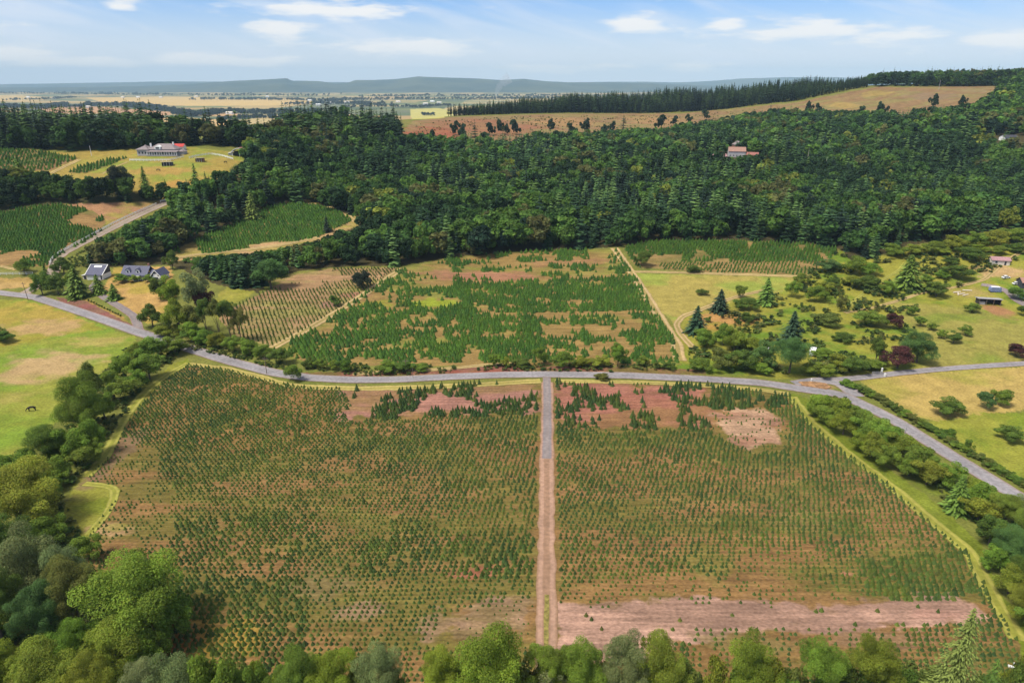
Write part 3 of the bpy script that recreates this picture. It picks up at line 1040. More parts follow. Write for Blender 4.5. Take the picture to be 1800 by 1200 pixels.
def fir_branches(seed, levels, arms, width=.5, low=.05, cards=5, size=.03, droop=.3):
    """detailed conifer: every bough carries several drooping sprays"""
    r = np.random.default_rng(seed)
    P, N, S, T = [], [], [], []
    for i in range(levels):
        f = i / (levels - 1)
        z0 = low + (1 - low) * f ** .95 * .985
        rad = width / 2 * (1 - f) ** .8 + .008
        k = max(4, int(arms * (1 - .5 * f)))
        ph = r.random() * 6.28
        for j in range(k):
            t = ph + 6.283 * j / k + r.uniform(-.35, .35)
            L = rad * (r.uniform(.55, 1.05) if r.random() < .85 else r.uniform(1.0, 1.3))
            zz = z0 + r.uniform(-.4, .4) / levels
            tone = .75 + .5 * r.random()
            m = max(2, int(cards * (1 - .6 * f)))
            for q in range(m):
                g = (q + .6 + r.uniform(-.2, .2)) / m
                side = r.uniform(-.16, .16) * L
                P.append((math.cos(t) * L * g - math.sin(t) * side, math.sin(t) * L * g + math.cos(t) * side, zz - droop * L * g ** 1.4 + .06 * L))
                N.append((math.cos(t) * .45 + r.normal() * .25, math.sin(t) * .45 + r.normal() * .25, 1))
                S.append(size * (.7 + .6 * r.random()) * (1.15 - .5 * f))
                T.append(tone * (.85 + .35 * g))
    P, N, S, T = np.array(P), np.array(N), np.array(S), np.array(T)
    a = np.stack([P[:, 0], P[:, 1], -.35 * np.hypot(P[:, 0], P[:, 1])], 1)
    a /= np.linalg.norm(a, axis=1, keepdims=True) + 1e-9
    N = N / np.linalg.norm(N, axis=1, keepdims=True)
    b = np.cross(N, a)
    b /= np.linalg.norm(b, axis=1, keepdims=True) + 1e-9
    s = S[:, None]
    V = np.stack([P - a * s, P - b * s * .55, P + a * s * 1.25 - np.array([0, 0, .25]) * s, P + b * s * .55], 1).reshape(-1, 3)
    F = np.arange(len(V)).reshape(-1, 4)
    c = np.repeat(T, 4)
    return V, F, np.stack([c, c, c * .95], 1)


def conifer(seed, levels, arms, width=.36, ragged=.35, low=.06, droop=.28, seg=2):
    """conifer of unit height, radius width/2 at the base"""
    r = np.random.default_rng(seed)
    V, F, C = [], [], []
    n = 0
    for i in range(levels):
        f = i / (levels - 1)
        z0 = low + (1 - low) * (f ** .92) * .985
        rad = width / 2 * ((1 - f) ** .6) * (1 - .25 * f) + .018
        k = max(4, int(arms * (1 - .45 * f)))
        ph = r.random() * 6.28
        for j in range(k):
            t = ph + 6.283 * j / k + r.uniform(-.3, .3)
            L = rad * (1 - ragged * r.random()) * (1.1 if r.random() < .15 else 1)
            wd = max(.55 * L * 2 * math.pi / k * .9, .011)
            dz = -droop * L * (1.1 - .6 * f) + r.uniform(-.01, .01)
            c, s = math.cos(t), math.sin(t)
            up = .16 * L
            zj = z0 + r.uniform(-.5, .5) / levels * .8
            pts = [(0, 0, zj + .02), (c * L * .55 - s * wd, s * L * .55 + c * wd, zj + dz * .35), (c * L, s * L, zj + dz), (c * L * .55 + s * wd, s * L * .55 - c * wd, zj + dz * .35)]
            V += pts
            F.append((n, n + 1, n + 2, n + 3))
            g = .8 + .4 * r.random()
            C += [g * .85, g, g * 1.12, g]
            n += 4
            if seg > 1:
                pts = [(c * L * .12, s * L * .12, zj + up * .6), (c * L * .5 - s * wd * .6, s * L * .5 + c * wd * .6, zj + up * .2), (c * L * .85, s * L * .85, zj + dz * .6), (c * L * .5 + s * wd * .6, s * L * .5 - c * wd * .6, zj - up * .4)]
                V += pts
                F.append((n, n + 1, n + 2, n + 3))
                C += [g * .85, g, g * 1.1, g]
                n += 4
    # bole up to the leader
    for (ax, ay, bx, by) in ((-.02, 0, .02, 0), (0, -.02, 0, .02)):
        V += [(ax, ay, -.02), (bx, by, -.02), (bx * .1, by * .1, 1.01), (ax * .1, ay * .1, 1.01)]
        F += [(n, n + 1, n + 2, n + 3)]
        C += [.8, .8, 1.1, 1.1]
        n += 4
    V, F, C = np.array(V, float), np.array(F), np.array(C, float)
    return V, F, np.stack([C, C, C * .95], 1)


def xmas(seed, layers=4, spikes=7, width=.62):
    """young planted fir: overlapping skirts of boughs, unit height"""
    r = np.random.default_rng(seed)
    V, F, C = [], [], []
    n = 0
    for i in range(layers):
        f = i / layers
        zb = .03 + .88 * f
        zt = min(1.0, zb + 1.25 / layers + .06)
        rb = width / 2 * (1 - f) ** .85
        rt = rb * .22
        ph = r.random() * 6.28
        for j in range(spikes):
            t0 = ph + 6.283 * j / spikes
            t1 = ph + 6.283 * (j + .5) / spikes
            t2 = ph + 6.283 * (j + 1) / spikes
            a = rb * (.82 + .36 * r.random())
            b = rb * (.62 + .2 * r.random())
            V += [(rt * math.cos(t1), rt * math.sin(t1), zt), (b * math.cos(t0), b * math.sin(t0), zb + .05), (a * math.cos(t1), a * math.sin(t1), zb - .015 * r.random()), (b * math.cos(t2), b * math.sin(t2), zb + .05)]
            F.append((n, n + 1, n + 2, n + 3))
            g = .85 + .3 * r.random()
            C += [g * 1.08, g * .92, g * 1.05, g * .92]
            n += 4
    V += [(-.02, 0, .9), (.02, 0, .9), (0, .01, 1.04), (0, -.02, .9)]
    F.append((n, n + 1, n + 2, n + 3))
    C += [1.15] * 4
    V, F, C = np.array(V, float), np.array(F), np.array(C, float)
    return V, F, np.stack([C, C, C], 1)


class Stuff:
    """many plants gathered into one object"""

    def __init__(self):
        self.v, self.f, self.c, self.n = [], [], [], 0

    def add(self, proto, pos, w, h, tint, r):
        V, F, C = proto
        n = len(pos)
        if n == 0:
            return
        a = r.random(n) * 6.283
        ca, sa = np.cos(a)[:, None], np.sin(a)[:, None]
        x = (V[None, :, 0] * ca - V[None, :, 1] * sa) * w[:, None] + pos[:, 0:1]
        y = (V[None, :, 0] * sa + V[None, :, 1] * ca) * w[:, None] + pos[:, 1:2]
        z = V[None, :, 2] * h[:, None] + pos[:, 2:3]
        self.v.append(np.stack([x, y, z], -1).reshape(-1, 3).astype(np.float32))
        self.c.append((C[None] * tint[:, None, :]).reshape(-1, 3).astype(np.float32))
        self.f.append((F[None] + (np.arange(n) * len(V))[:, None, None] + self.n).reshape(-1, F.shape[1]).astype(np.int32))
        self.n += n * len(V)

    def build(self, name, mat, label, cat, group=None):
        me = mesh_np(name, np.vstack(self.v), np.vstack(self.f), mat, np.vstack(self.c))
        o = link(name, me, kind='stuff')
        return tag(o, label, cat, group)


def jgrid(P, spacing, jit=.42, r=rng, hexa=False, sy=None):
    """jittered grid of ground points inside the world outline P"""
    sy = sy or spacing
    x0, y0 = P.min(0)
    x1, y1 = P.max(0)
    X, Y = np.meshgrid(np.arange(x0, x1, spacing), np.arange(y0, y1, sy))
    if hexa:
        X = X + (np.arange(X.shape[0]) % 2)[:, None] * spacing * .5
    X = (X + r.uniform(-jit, jit, X.shape) * spacing).ravel()
    Y = (Y + r.uniform(-jit, jit, Y.shape) * sy).ravel()
    m = inside(P, X, Y)
    return X[m], Y[m]


# ------------------------------------------------------------------ the planted firs


def build_firs():
    r = np.random.default_rng(21)
    protos = [xmas(100 + i, 4, 7, .66) for i in range(5)]
    lite = [xmas(140 + i, 3, 5, .66) for i in range(3)]
    big = [xmas(160 + i, 6, 8, .62) for i in range(5)]
    W = {k: wpoly(p) for k, p in dict(field=FIELD, mid=MIDFIELD, left=LEFTMID, right=RIGHTPLOT, p2=PLOT2, p1=PLOT1, p0=PLOT0, p0b=PLOT0B).items()}
    green1, green2, gold = np.array([.092, .130, .020]), np.array([.036, .074, .019]), np.array([.14, .13, .03])

    def tints(x, y, n, s, dk=.5):
        t = np.clip(fbm(x, y, 12, s, 3) * 1.1 - .05 + .6 * (r.random(n) - .5) + (dk - .5), 0, 1)[:, None]
        c = green1 * (1 - t) + green2 * t
        g = (r.random(n) < .10)[:, None]
        return np.where(g, c * .6 + gold * .4, c) * (.8 + .4 * r.random(n))[:, None]
    allp = {'small': [], 'large': []}

    def put(kind, x, y, w, h, tint, pr):
        z = ground_z(x, y)
        pid = r.integers(0, len(pr), len(x))
        for i in range(len(pr)):
            m = pid == i
            allp[kind].append((pr[i], np.stack([x[m], y[m], z[m] - .03], 1), w[m], h[m], tint[m]))

    # --- near field
    P = W['field']
    gx, gy = np.meshgrid(np.arange(P[:, 0].min() - 60, P[:, 0].max() + 60, 1.38), np.arange(P[:, 1].min() - 3, P[:, 1].max() + 3, 1.36))
    gx = gx + (np.arange(gx.shape[0]) % 2)[:, None] * .69
    px_, py_ = [], []
    for side, shear in ((-1, .34), (1, .13)):        # the two halves were planted on slightly different lines
        x = (gx + r.uniform(-.2, .2, gx.shape) * 1.38).ravel()
        y = (gy + r.uniform(-.11, .11, gy.shape) * 1.36).ravel()
        x = x + 1.6 * (fbm(x, y, 30, 63, 2) - .5) - shear * (y - 180)
        y = y + 1.8 * (fbm(x, y, 45, 61, 2) - .5)
        u, _, _ = project(x, y, 0 * x)
        m = (u - 961) * side > 0
        px_.append(x[m])
        py_.append(y[m])
    x, y = np.concatenate(px_), np.concatenate(py_)
    m = inside(P, x, y)
    x, y = x[m], y[m]
    z = ground_z(x, y)
    u, v, _ = project(x, y, z)
    n = len(x)

    def reg(poly):
        return inside(np.array(poly, float), u + uj, v + vj)
    uj = 46 * (fbm(x, y, 9, 64, 3) - .5)
    vj = 26 * (fbm(x, y, 7, 65, 3) - .5)
    h = 1.12 + .2 * sstep(900, 740, v) + .75 * (fbm(x, y, 9, 71, 3) - .5) + .45 * (r.random(n) - .5)
    p = .97 - .25 * sstep(.60, .70, fbm(x, y, 6, 73, 3))
    # tracks and margins stay clear
    edge = np.abs(u - 961) < (15 + (v - 670) * .022)
    m = reg([(600, 960), (760, 930), (950, 945), (950, 1045), (800, 1030), (640, 1010)])
    h[m] += .3
    m = reg([(1500, 985), (1690, 975), (1725, 1052), (1560, 1056), (1500, 1030)])
    h[m] += .5
    m = reg([(240, 930), (500, 900), (620, 960), (480, 1010), (230, 1000)])
    h[m] += .25
    m = (v > 1015) & (u > 540) & (u < 948)
    h[m] = .85 + .3 * r.random(m.sum())
    p[m] *= .95
    m = (v > 1015) & (u <= 540)
    h[m] = 1.25 + .4 * r.random(m.sum())
    p[m] = .93
    m = reg([(190, 762), (255, 770), (300, 860), (300, 960), (140, 970), (140, 840)])
    h[m] = .7 + .35 * r.random(m.sum())
    p[m] = .6 * sstep(.3, .6, fbm(x[m], y[m], 6, 75, 2)) + .2
    m = reg([(1245, 715), (1330, 712), (1385, 745), (1380, 790), (1300, 790), (1255, 760)])
    h[m] = .9
    p[m] = .4 * sstep(.5, .6, fbm(x[m], y[m], 5, 76, 2)) + .05
    m = reg([(1000, 1018), (1300, 1010), (1500, 1030), (1500, 1060), (985, 1066)])
    p[m] *= .6
    h[m] *= .75
    m = reg([(968, 1062), (1200, 1056), (1735, 1050), (1740, 1082), (1580, 1112), (1330, 1110), (1200, 1115), (968, 1160)])
    p[m] = .025
    m = reg([(1200, 1105), (1600, 1105), (1560, 1170), (1200, 1190)])
    p[m] = .6
    h[m] = .95
    m = reg([(780, 1080), (948, 1040), (948, 1150), (740, 1140)])
    p[m] = .4
    h[m] = .6
    m = reg([(1240, 960), (1440, 960), (1440, 1030), (1240, 1030)])
    p[m] *= .85
    h[m] *= .85
    strip_m = reg([(592, 676), (955, 665), (955, 724), (800, 730), (620, 742)]) | reg([(968, 668), (1250, 674), (1310, 690), (1385, 690), (1380, 712), (1250, 722), (1250, 752), (1120, 758), (972, 742)])
    keep = (r.random(n) < p) & ~edge & ~strip_m
    xs, ys, hs = x[keep], y[keep], np.clip(h[keep], .5, 3)
    ws = hs * (.80 + .28 * r.random(len(hs))) / .66
    hs = hs * (.70 + .28 * r.random(len(hs)))
    put('small', xs, ys, ws, hs, tints(xs, ys, len(xs), 81) * np.where(hs < 1.0, 1.1, 1.0)[:, None], protos)
    # --- taller survivors in the red strip by the road
    k = strip_m & ~edge & (fbm(x, y, 9, 83, 3) + .16 * (r.random(n) - .5) > np.where(u > 1250, .40, .52)) & (r.random(n) < .55)
    hs = 2.0 + 1.0 * r.random(k.sum())
    put('large', x[k], y[k], hs * (.66 + .2 * r.random(k.sum())) / .62, hs, tints(x[k], y[k], k.sum(), 85, .75), big)
    # --- middle field
    x, y = jgrid(W['mid'], 2.1, .16, r, True)
    u, v, _ = project(x, y, ground_z(x, y))
    cl = fbm(x, y, 8, 87, 3) + .26 * (r.random(len(x)) - .5)
    thr = np.full(len(x), .40)
    thr[v < 492] = .60
    thr[(v < 458) & (u < 1000)] = .5
    thr[inside(np.array([(690, 482), (1090, 452), (1100, 470), (860, 500), (690, 512)], float), u, v)] = .66
    thr[inside(np.array([(820, 500), (1128, 486), (1142, 548), (900, 552), (680, 548), (700, 520)], float), u, v)] = .37
    thr[inside(np.array([(520, 600), (640, 560), (960, 556), (960, 640), (540, 640)], float), u, v)] = .42
    thr[inside(np.array([(960, 548), (1145, 546), (1190, 640), (960, 640)], float), u, v)] = .53
    thr[(np.abs(v - (556 - .012 * (u - 700))) < 4) & (u > 860)] = .75
    thr[inside(np.array([(630, 525), (770, 520), (830, 530), (760, 545), (640, 545)], float), u, v)] = .6
    k = (cl > thr) & (v < 638)
    hs = 1.9 + 1.3 * r.random(k.sum())
    put('large', x[k], y[k], hs * (.80 + .2 * r.random(k.sum())) / .62, hs, tints(x[k], y[k], k.sum(), 89, .3) * np.array([.78, 1.15, .8]), big)
    # --- right-hand plot
    x, y = jgrid(W['right'], 2.2, .16, r, True)
    u, v, _ = project(x, y, ground_z(x, y))
    k = (r.random(len(x)) < .93) & (fbm(x, y, 12, 91, 2) < np.where((v > 448) & (u < 1200), .45, .72))
    hs = np.where(v[k] > 460, 1.7, 2.9) * (.8 + .4 * r.random(k.sum()))
    put('large', x[k], y[k], hs * .85 / .62, hs, tints(x[k], y[k], k.sum(), 92, .3) * np.array([.8, 1.12, .8]), lite)
    # --- left-middle plot
    x, y = jgrid(W['left'], 2.0, .10, r, True, 2.2)
    u, v, _ = project(x, y, ground_z(x, y))
    k = (r.random(len(x)) < .9) & (fbm(x, y, 14, 93, 3) < .66) & ~inside(np.array([(480, 478), (600, 478), (600, 495), (480, 498)], float), u, v)
    hs = 1.5 * (.75 + .5 * r.random(k.sum()))
    put('small', x[k], y[k], hs * .75 / .66, hs, tints(x[k], y[k], k.sum(), 94, .35), lite)
    # --- far plots
    for key, sp, hh, dens, s in (('p2', 2.0, 2.4, .97, 95), ('p1', 2.0, 2.4, .97, 96), ('p0', 3.0, 2.5, .9, 97), ('p0b', 2.8, 2.5, .95, 98)):
        x, y = jgrid(W[key], sp, .2, r, True)
        u, v, _ = project(x, y, ground_z(x, y))
        f = fbm(x, y, 16, s, 3)
        lim = np.full(len(x), .80)
        if key == 'p1':
            lim[(u > 118) | (v > 438)] = .5
        if key == 'p2':
            lim[v > 425] = .5
        k = (r.random(len(x)) < dens) & (f < lim)
        hs = hh * (.7 + .6 * r.random(k.sum()))
        put('large', x[k], y[k], hs * .95 / .62, hs, tints(x[k], y[k], k.sum(), s, .25) * np.array([.75, 1.15, .8]), lite)
    # the 300 of each that show largest are objects of their own
    spec = {'small': ('young_fir', 'small young fir in the nearest rows of the big foreground plantation', 'countless small young firs in rows up the foreground plot and the side plot', 'nearest rows of young firs', 'fir tree', 'young fir rows'),
            'large': ('planted_fir', 'taller planted fir, dark green, among the nearest tall ones along the road', 'mass of taller planted firs filling the plots beyond the road', 'tall planted firs nearest the road', 'fir tree', 'tall planted firs')}
    for kind, (nm, lab1, lab2, grp, cat, stuffname) in spec.items():
        st = Stuff()
        px = np.concatenate([a[1] for a in allp[kind]])
        pu, pv, pz = project(px[:, 0], px[:, 1], px[:, 2])
        hh = np.concatenate([a[3] for a in allp[kind]])
        shown = (pu > 4) & (pu < 1796) & (pv < (1096 + 20 * np.sin(pu / 60)))
        sc = np.where(shown, hh / pz, -1)
        cut = np.sort(sc)[-300]
        off = 0
        meshes = {}
        for (pr, pos, w, h_, t) in allp[kind]:
            s_ = sc[off:off + len(pos)] >= cut
            off += len(pos)
            st.add(pr, pos[~s_], w[~s_], h_[~s_], t[~s_], r)
            for i in np.nonzero(s_)[0]:
                key = id(pr)
                if key not in meshes:
                    meshes[key] = mesh_np(nm, pr[0], pr[1], M_needle, pr[2])
                    o = link(nm, meshes[key])
                    meshes[key] = o
                    first = o
                else:
                    first = meshes[key].copy()
                    COL.objects.link(first)
                first.location = pos[i]
                first.rotation_euler = (0, 0, r.random() * 6.28)
                first.scale = (w[i], w[i], h_[i])
                first.color = (*t[i], 1)
                tag(first, lab1, cat, grp)
        st.build(stuffname.replace(' ', '_'), M_needle, lab2, 'fir rows')


build_firs()

# ------------------------------------------------------------------ the woods


def build_woods():
    r = np.random.default_rng(33)
    con = [conifer(200 + i, 12, 7, .42, .42) for i in range(4)]
    con_lite = [conifer(220 + i, 8, 6, .46, .38, seg=1) for i in range(4)]
    con_tall = [conifer(230 + i, 10, 6, .26, .45, low=.26) for i in range(4)]
    bro = [broadleaf(240 + i, 640, 10, .085, 3) for i in range(5)]
    bro_lite = [broadleaf(260 + i, 220, 7, .14, 2) for i in range(4)]
    items = {'c': [], 'b': []}
    holes = [wpoly(p) for p in (PLOT2, [(286, 462), (300, 443), (560, 417), (620, 388), (640, 392), (600, 415), (560, 432), (440, 448), (350, 458)], [(300, 352), (312, 346), (230, 405), (150, 450), (90, 470), (90, 452), (200, 395)],
                                [(590, 370), (632, 384), (650, 375), (640, 400), (605, 395)])]
    clear = [(unproj(1262, 284), 18), (unproj(1292, 277), 22), (unproj(1318, 283), 18), (unproj(1292, 262), 12), (unproj(1772, 248), 32), (unproj(255, 480), 24), (unproj(172, 480), 14), (unproj(1235, 268), 6)]

    def tall_k(x, y):
        u, _, _ = project(x, y, ground_z(x, y))
        return np.interp(u, [780, 860, 1000, 1300, 1400, 1470, 1540], [.62, .78, 1.0, 1.0, .8, .62, .5])

    lims = [[(292, 462), (350, 456), (440, 449), (500, 441), (562, 426), (600, 408), (640, 398)], [(92, 478), (112, 462), (150, 440), (200, 416), (250, 390), (306, 366)],
            [(-120, 296), (60, 296), (110, 310), (190, 312), (300, 322), (330, 318), (400, 300), (440, 284)],
            [(700, 240), (800, 238), (900, 233), (1000, 235), (1100, 230), (1200, 219), (1300, 206), (1345, 186), (1378, 180), (1402, 196), (1500, 199), (1600, 196), (1700, 182), (1735, 163), (1752, 152)]]

    def clip_heights(x, y, z, h):
        u, vb, _ = project(x, y, z)
        _, vt, _ = project(x, y, z + h)
        for L in lims:
            L = np.array(L, float)
            vl = np.interp(u, L[:, 0], L[:, 1])
            # each tree may poke a little above the line, by its own amount
            vl = vl - 1 - 5 * np.abs(np.sin(u * 7.13 + vb * 3.7)) ** 3
            m = (u > L[0, 0]) & (u < L[-1, 0]) & (vb > vl + 1) & (vt < vl)
            h = np.where(m, h * (vb - vl) / np.maximum(vb - vt, .1), h)
        return h

    def scatter(P, sp, pc, hc, hb, spread, palette=None, keep=None, tall=False):
        x, y = jgrid(P, sp, .46, r)
        for hp in holes:
            m = inside(hp, x, y)
            x, y = x[~m], y[~m]
        for c, rad in clear:
            m = np.hypot(x - c[0], (y - c[1]) * np.where(y < c[1], .45, 1)) > rad
            x, y = x[m], y[m]
        if keep is not None:
            m = keep(x, y)
            x, y = x[m], y[m]
        n = len(x)
        z = ground_z(x, y)
        stand = fbm(x, y, 70, 301, 3)
        isc = (stand + .5 * (r.random(n) - .5)) < pc
        sz = (.62 + .72 * r.random(n)) * (.85 + .4 * fbm(x, y, 45, 303, 2)) * (tall_k(x, y) if tall else 1)
        for code, m in (('c', isc), ('b', ~isc)):
            k = m.sum()
            h = (hc if code == 'c' else hb) * sz[m]
            if tall:
                h = h * (.72 + .5 * fbm(x[m], y[m], 30, 311, 2))
            if not tall:
                h = clip_heights(x[m], y[m], z[m], h)
            if code == 'c':
                w = h * (1.0 + .4 * r.random(k))
                base = np.array([[.026, .058, .024], [.048, .100, .034], [.088, .152, .042], [.016, .034, .022]])
                t = base[np.clip((fbm(x[m], y[m], 50, 305, 3) * 7 - 1.6 + r.normal(size=k) * .9).astype(int), 0, 3)]
            else:
                w = np.maximum(h, 7) * (.82 + .4 * r.random(k))
                base = np.array([[.026, .060, .022], [.056, .122, .028], [.10, .19, .034], [.13, .14, .045], [.022, .052, .030], [.20, .24, .04]])
                q = np.clip((fbm(x[m], y[m], 40, 307, 3) * 6 - 1.4 + r.normal(size=k) * .8).astype(int), 0, 4)
                q = np.where(r.random(k) < .03, 5, q)
                t = base[q]
            t = t * (.8 + .4 * r.random(k))[:, None] * spread
            items[code].append((np.stack([x[m], y[m], z[m] - .3], 1), w, h, t, np.full(k, tall)))
    Wf = wpoly(FOREST)
    scatter(Wf, 7.9, .45, 18.0, 14.5, 1.15)
    # belt of trees behind the big house and across the far left
    belt = np.array([(-760, 668), (-420, 655), (-330, 668), (-300, 690), (-262, 690), (-230, 700), (-205, 760), (-130, 800), (-100, 850), (-120, 960), (-300, 930), (-330, 790), (-470, 830), (-760, 850)], float)
    scatter(belt, 9.0, .60, 27, 19, .8, keep=lambda x, y: ~((x > -385 - (y - 650) * .15) & (x < -262) & (y > 735)))
    scatter(wpoly([(560, 250), (640, 246), (715, 252), (700, 262), (560, 262)]), 8.5, .7, 24, 18, .85)
    # tree line between the far left plot and the knoll
    scatter(wpoly([(-120, 345), (0, 338), (60, 330), (110, 335), (200, 345), (298, 352), (290, 356), (200, 358), (100, 356), (60, 360), (0, 374), (-120, 380)]), 7.5, .40, 17, 14, .72)
    # dark stand on the far edge of the clearing
    stand = np.concatenate([np.array([unproj(u, v)[:2] + np.array([0, 8]) for u, v in [(785, 205), (900, 201), (1000, 199), (1200, 198), (1330, 186), (1400, 179), (1440, 171), (1530, 154)]]),
                            np.array([(700, 1440), (420, 1530), (100, 1480), (-80, 1390)], float)])
    scatter(stand, 5.8, 1.2, 23, 20, .6, tall=True)
    # woods on the hill top to the right
    top = np.concatenate([np.array([unproj(u, v)[:2] + np.array([0, 6]) for u, v in [(1538, 153.5), (1600, 153), (1700, 152.5), (1790, 151), (1900, 150)]]), np.array([(1250, 1420), (700, 1450)], float)])
    scatter(top, 10, .35, 21, 17, .8)
    # lone trees that stick up along the lower edge of the clearing
    e = [(800, 232), (812, 240), (835, 236), (862, 232), (878, 230), (890, 232), (905, 231), (968, 228), (1005, 236), (1030, 230), (1062, 232), (1075, 228), (1095, 226), (1160, 222), (1185, 215), (1210, 214), (1240, 205), (760, 248), (1352, 205), (1420, 196), (1438, 198), (1508, 205), (1545, 204), (1640, 186), (1690, 182), (1740, 190), (1755, 180)]
    pos = np.array([unproj(u, v + 6) for u, v in e])
    k = len(e)
    h = 15 + 8 * r.random(k)
    t = np.tile([.03, .06, .028], (k, 1)) * (.8 + .4 * r.random(k))[:, None]
    m = r.random(k) < .3
    items['c'].append((pos[m], h[m] * 1.7, h[m] * 1.1, t[m], np.zeros(m.sum(), bool)))
    items['b'].append((pos[~m], h[~m] * .75, h[~m], t[~m], np.zeros((~m).sum(), bool)))

    spec = {'c': ('forest_conifer', 'conifer standing along the near edge of the wooded slope', 'conifer', 'conifers at the front of the wood', 'conifer_forest', 'dense conifers covering the slope and ridge behind the front trees'),
            'b': ('forest_broadleaf', 'round-crowned broadleaf tree along the near edge of the wooded slope', 'broadleaf tree', 'broadleaf trees at the front of the wood', 'broadleaf_forest', 'dense broadleaf woods covering the slope behind the front trees')}
    for code, (nm, lab, cat, grp, sname, slab) in spec.items():
        pos = np.concatenate([a[0] for a in items[code]])
        w = np.concatenate([a[1] for a in items[code]])
        h = np.concatenate([a[2] for a in items[code]])
        t = np.concatenate([a[3] for a in items[code]])
        tall = np.concatenate([a[4] for a in items[code]])
        u, v, zc = project(pos[:, 0], pos[:, 1], pos[:, 2] + h * .6)
        vis = (u > 0) & (u < 1800)
        # in the frame or just beside it
        k = (u > -260) & (u < 2060)
        pos, w, h, t, tall, zc, vis, u = pos[k], w[k], h[k], t[k], tall[k], zc[k], vis[k], u[k]
        score = np.where(vis & ~tall, h / zc, 0)
        front = zc / np.maximum(1, np.interp(u, [0, 300, 450, 700, 1100, 1450, 1800], [560, 470, 400, 420, 450, 455, 450]))
        score = np.where(vis & ~tall, h ** .3 / front, 0)
        cut = np.sort(score)[-300]
        ind = score >= cut
        pr_hi, pr_lo = (con, con_lite) if code == 'c' else (bro, bro_lite)
        st = Stuff()
        pid = r.integers(0, 4, len(pos))
        protos = {}
        for i in range(len(pos)):
            if not ind[i]:
                continue
            q = int(pid[i])
            if q not in protos:
                pr = pr_hi[q]
                o = link(nm, mesh_np(nm, pr[0], pr[1], M_needle if code == 'c' else M_leaf, pr[2]))
                protos[q] = o
            else:
                o = protos[q].copy()
                COL.objects.link(o)
            o.location = pos[i]
            o.rotation_euler = (0, 0, r.random() * 6.28)
            o.scale = (w[i], w[i], h[i])
            o.color = (*t[i], 1)
            tag(o, lab, cat, grp)
        near = (zc < 700) & ~ind & ~tall
        for q in range(4):
            m = near & (pid == q)
            st.add(pr_hi[q], pos[m], w[m], h[m], t[m], r)
            m = ~near & ~ind & ~tall & (pid == q)
            st.add(pr_lo[q], pos[m], w[m], h[m], t[m], r)
            m = tall & (pid == q)
            st.add(con_tall[q], pos[m], w[m] * 1.3, h[m], t[m], r)
        if code == 'c':
            # bare boles of the dark stand
            m = tall
            n = m.sum()
            V = np.array([(-.5, 0, 0), (.5, 0, 0), (.5, 0, 1), (-.5, 0, 1), (0, -.5, 0), (0, .5, 0), (0, .5, 1), (0, -.5, 1)], float) * np.array([1, 1, .8])
            F = np.array([(0, 1, 2, 3), (4, 5, 6, 7)])
            st.add((V, F, np.ones((8, 3))), pos[m], np.full(n, .9), h[m], np.tile([.075, .055, .05], (n, 1)), r)
        st.build(sname, M_needle if code == 'c' else M_leaf, slab, 'forest')
    # woods, hedgerows and tree lines out on the valley floor
    st = Stuff()
    lo = [broadleaf(280 + i, 60, 5, .26) for i in range(3)] + [conifer(290 + i, 5, 4, .4, .3, seg=1) for i in range(2)]

    def line(pts, n, hgt, wid, tint):
        P = np.array([unproj(u, v)[:2] for u, v in densify(pts, 12, False)])
        s = np.concatenate([[0], np.cumsum(np.hypot(*np.diff(P, axis=0).T))])
        q = r.random(n) * s[-1]
        x = np.interp(q, s, P[:, 0]) + r.normal(size=n) * wid * .25
        y = np.interp(q, s, P[:, 1]) + np.abs(r.normal(size=n)) * wid
        h = hgt * (.6 + .7 * r.random(n))
        pos = np.stack([x, y, ground_z(x, y) - .5], 1)
        pid = r.integers(0, 5, n)
        t = np.array(tint)[None] * (.75 + .5 * r.random(n))[:, None]
        for k in range(5):
            m = pid == k
            st.add(lo[k], pos[m], h[m] * 1.1, h[m], t[m], r)
    dk = (.028, .045, .03)
    for pts, n, hh, wd in (([(-60, 189), (20, 190), (70, 192), (110, 186)], 260, 26, 60), ([(110, 190), (150, 188)], 60, 22, 50), ([(150, 187), (220, 188), (260, 194), (300, 197)], 330, 30, 70), ([(300, 199), (330, 206), (380, 200), (500, 201), (560, 200)], 420, 26, 70),
                           ([(380, 212), (420, 209), (470, 208), (520, 212)], 200, 18, 40), ([(330, 176), (420, 176), (520, 177), (600, 180)], 260, 24, 90), ([(500, 185), (600, 184), (660, 186)], 260, 22, 200), ([(-60, 178), (60, 176), (130, 172)], 160, 20, 60),
                           ([(560, 178), (700, 176), (850, 176), (1000, 174)], 420, 24, 300), ([(600, 190), (680, 188), (730, 190), (790, 186)], 260, 16, 120), ([(740, 203), (765, 204)], 22, 16, 15), ([(640, 171), (800, 170), (1000, 170), (1150, 172)], 420, 24, 400),
                           ([(-60, 165), (100, 166), (250, 168), (400, 169), (560, 170)], 520, 24, 500)):
        line(pts, n, hh, wd, dk)
    st.build('treeline', M_leaf, 'dark hedgerows and tree lines scattered over the far valley farmland', 'tree lines')


build_woods()

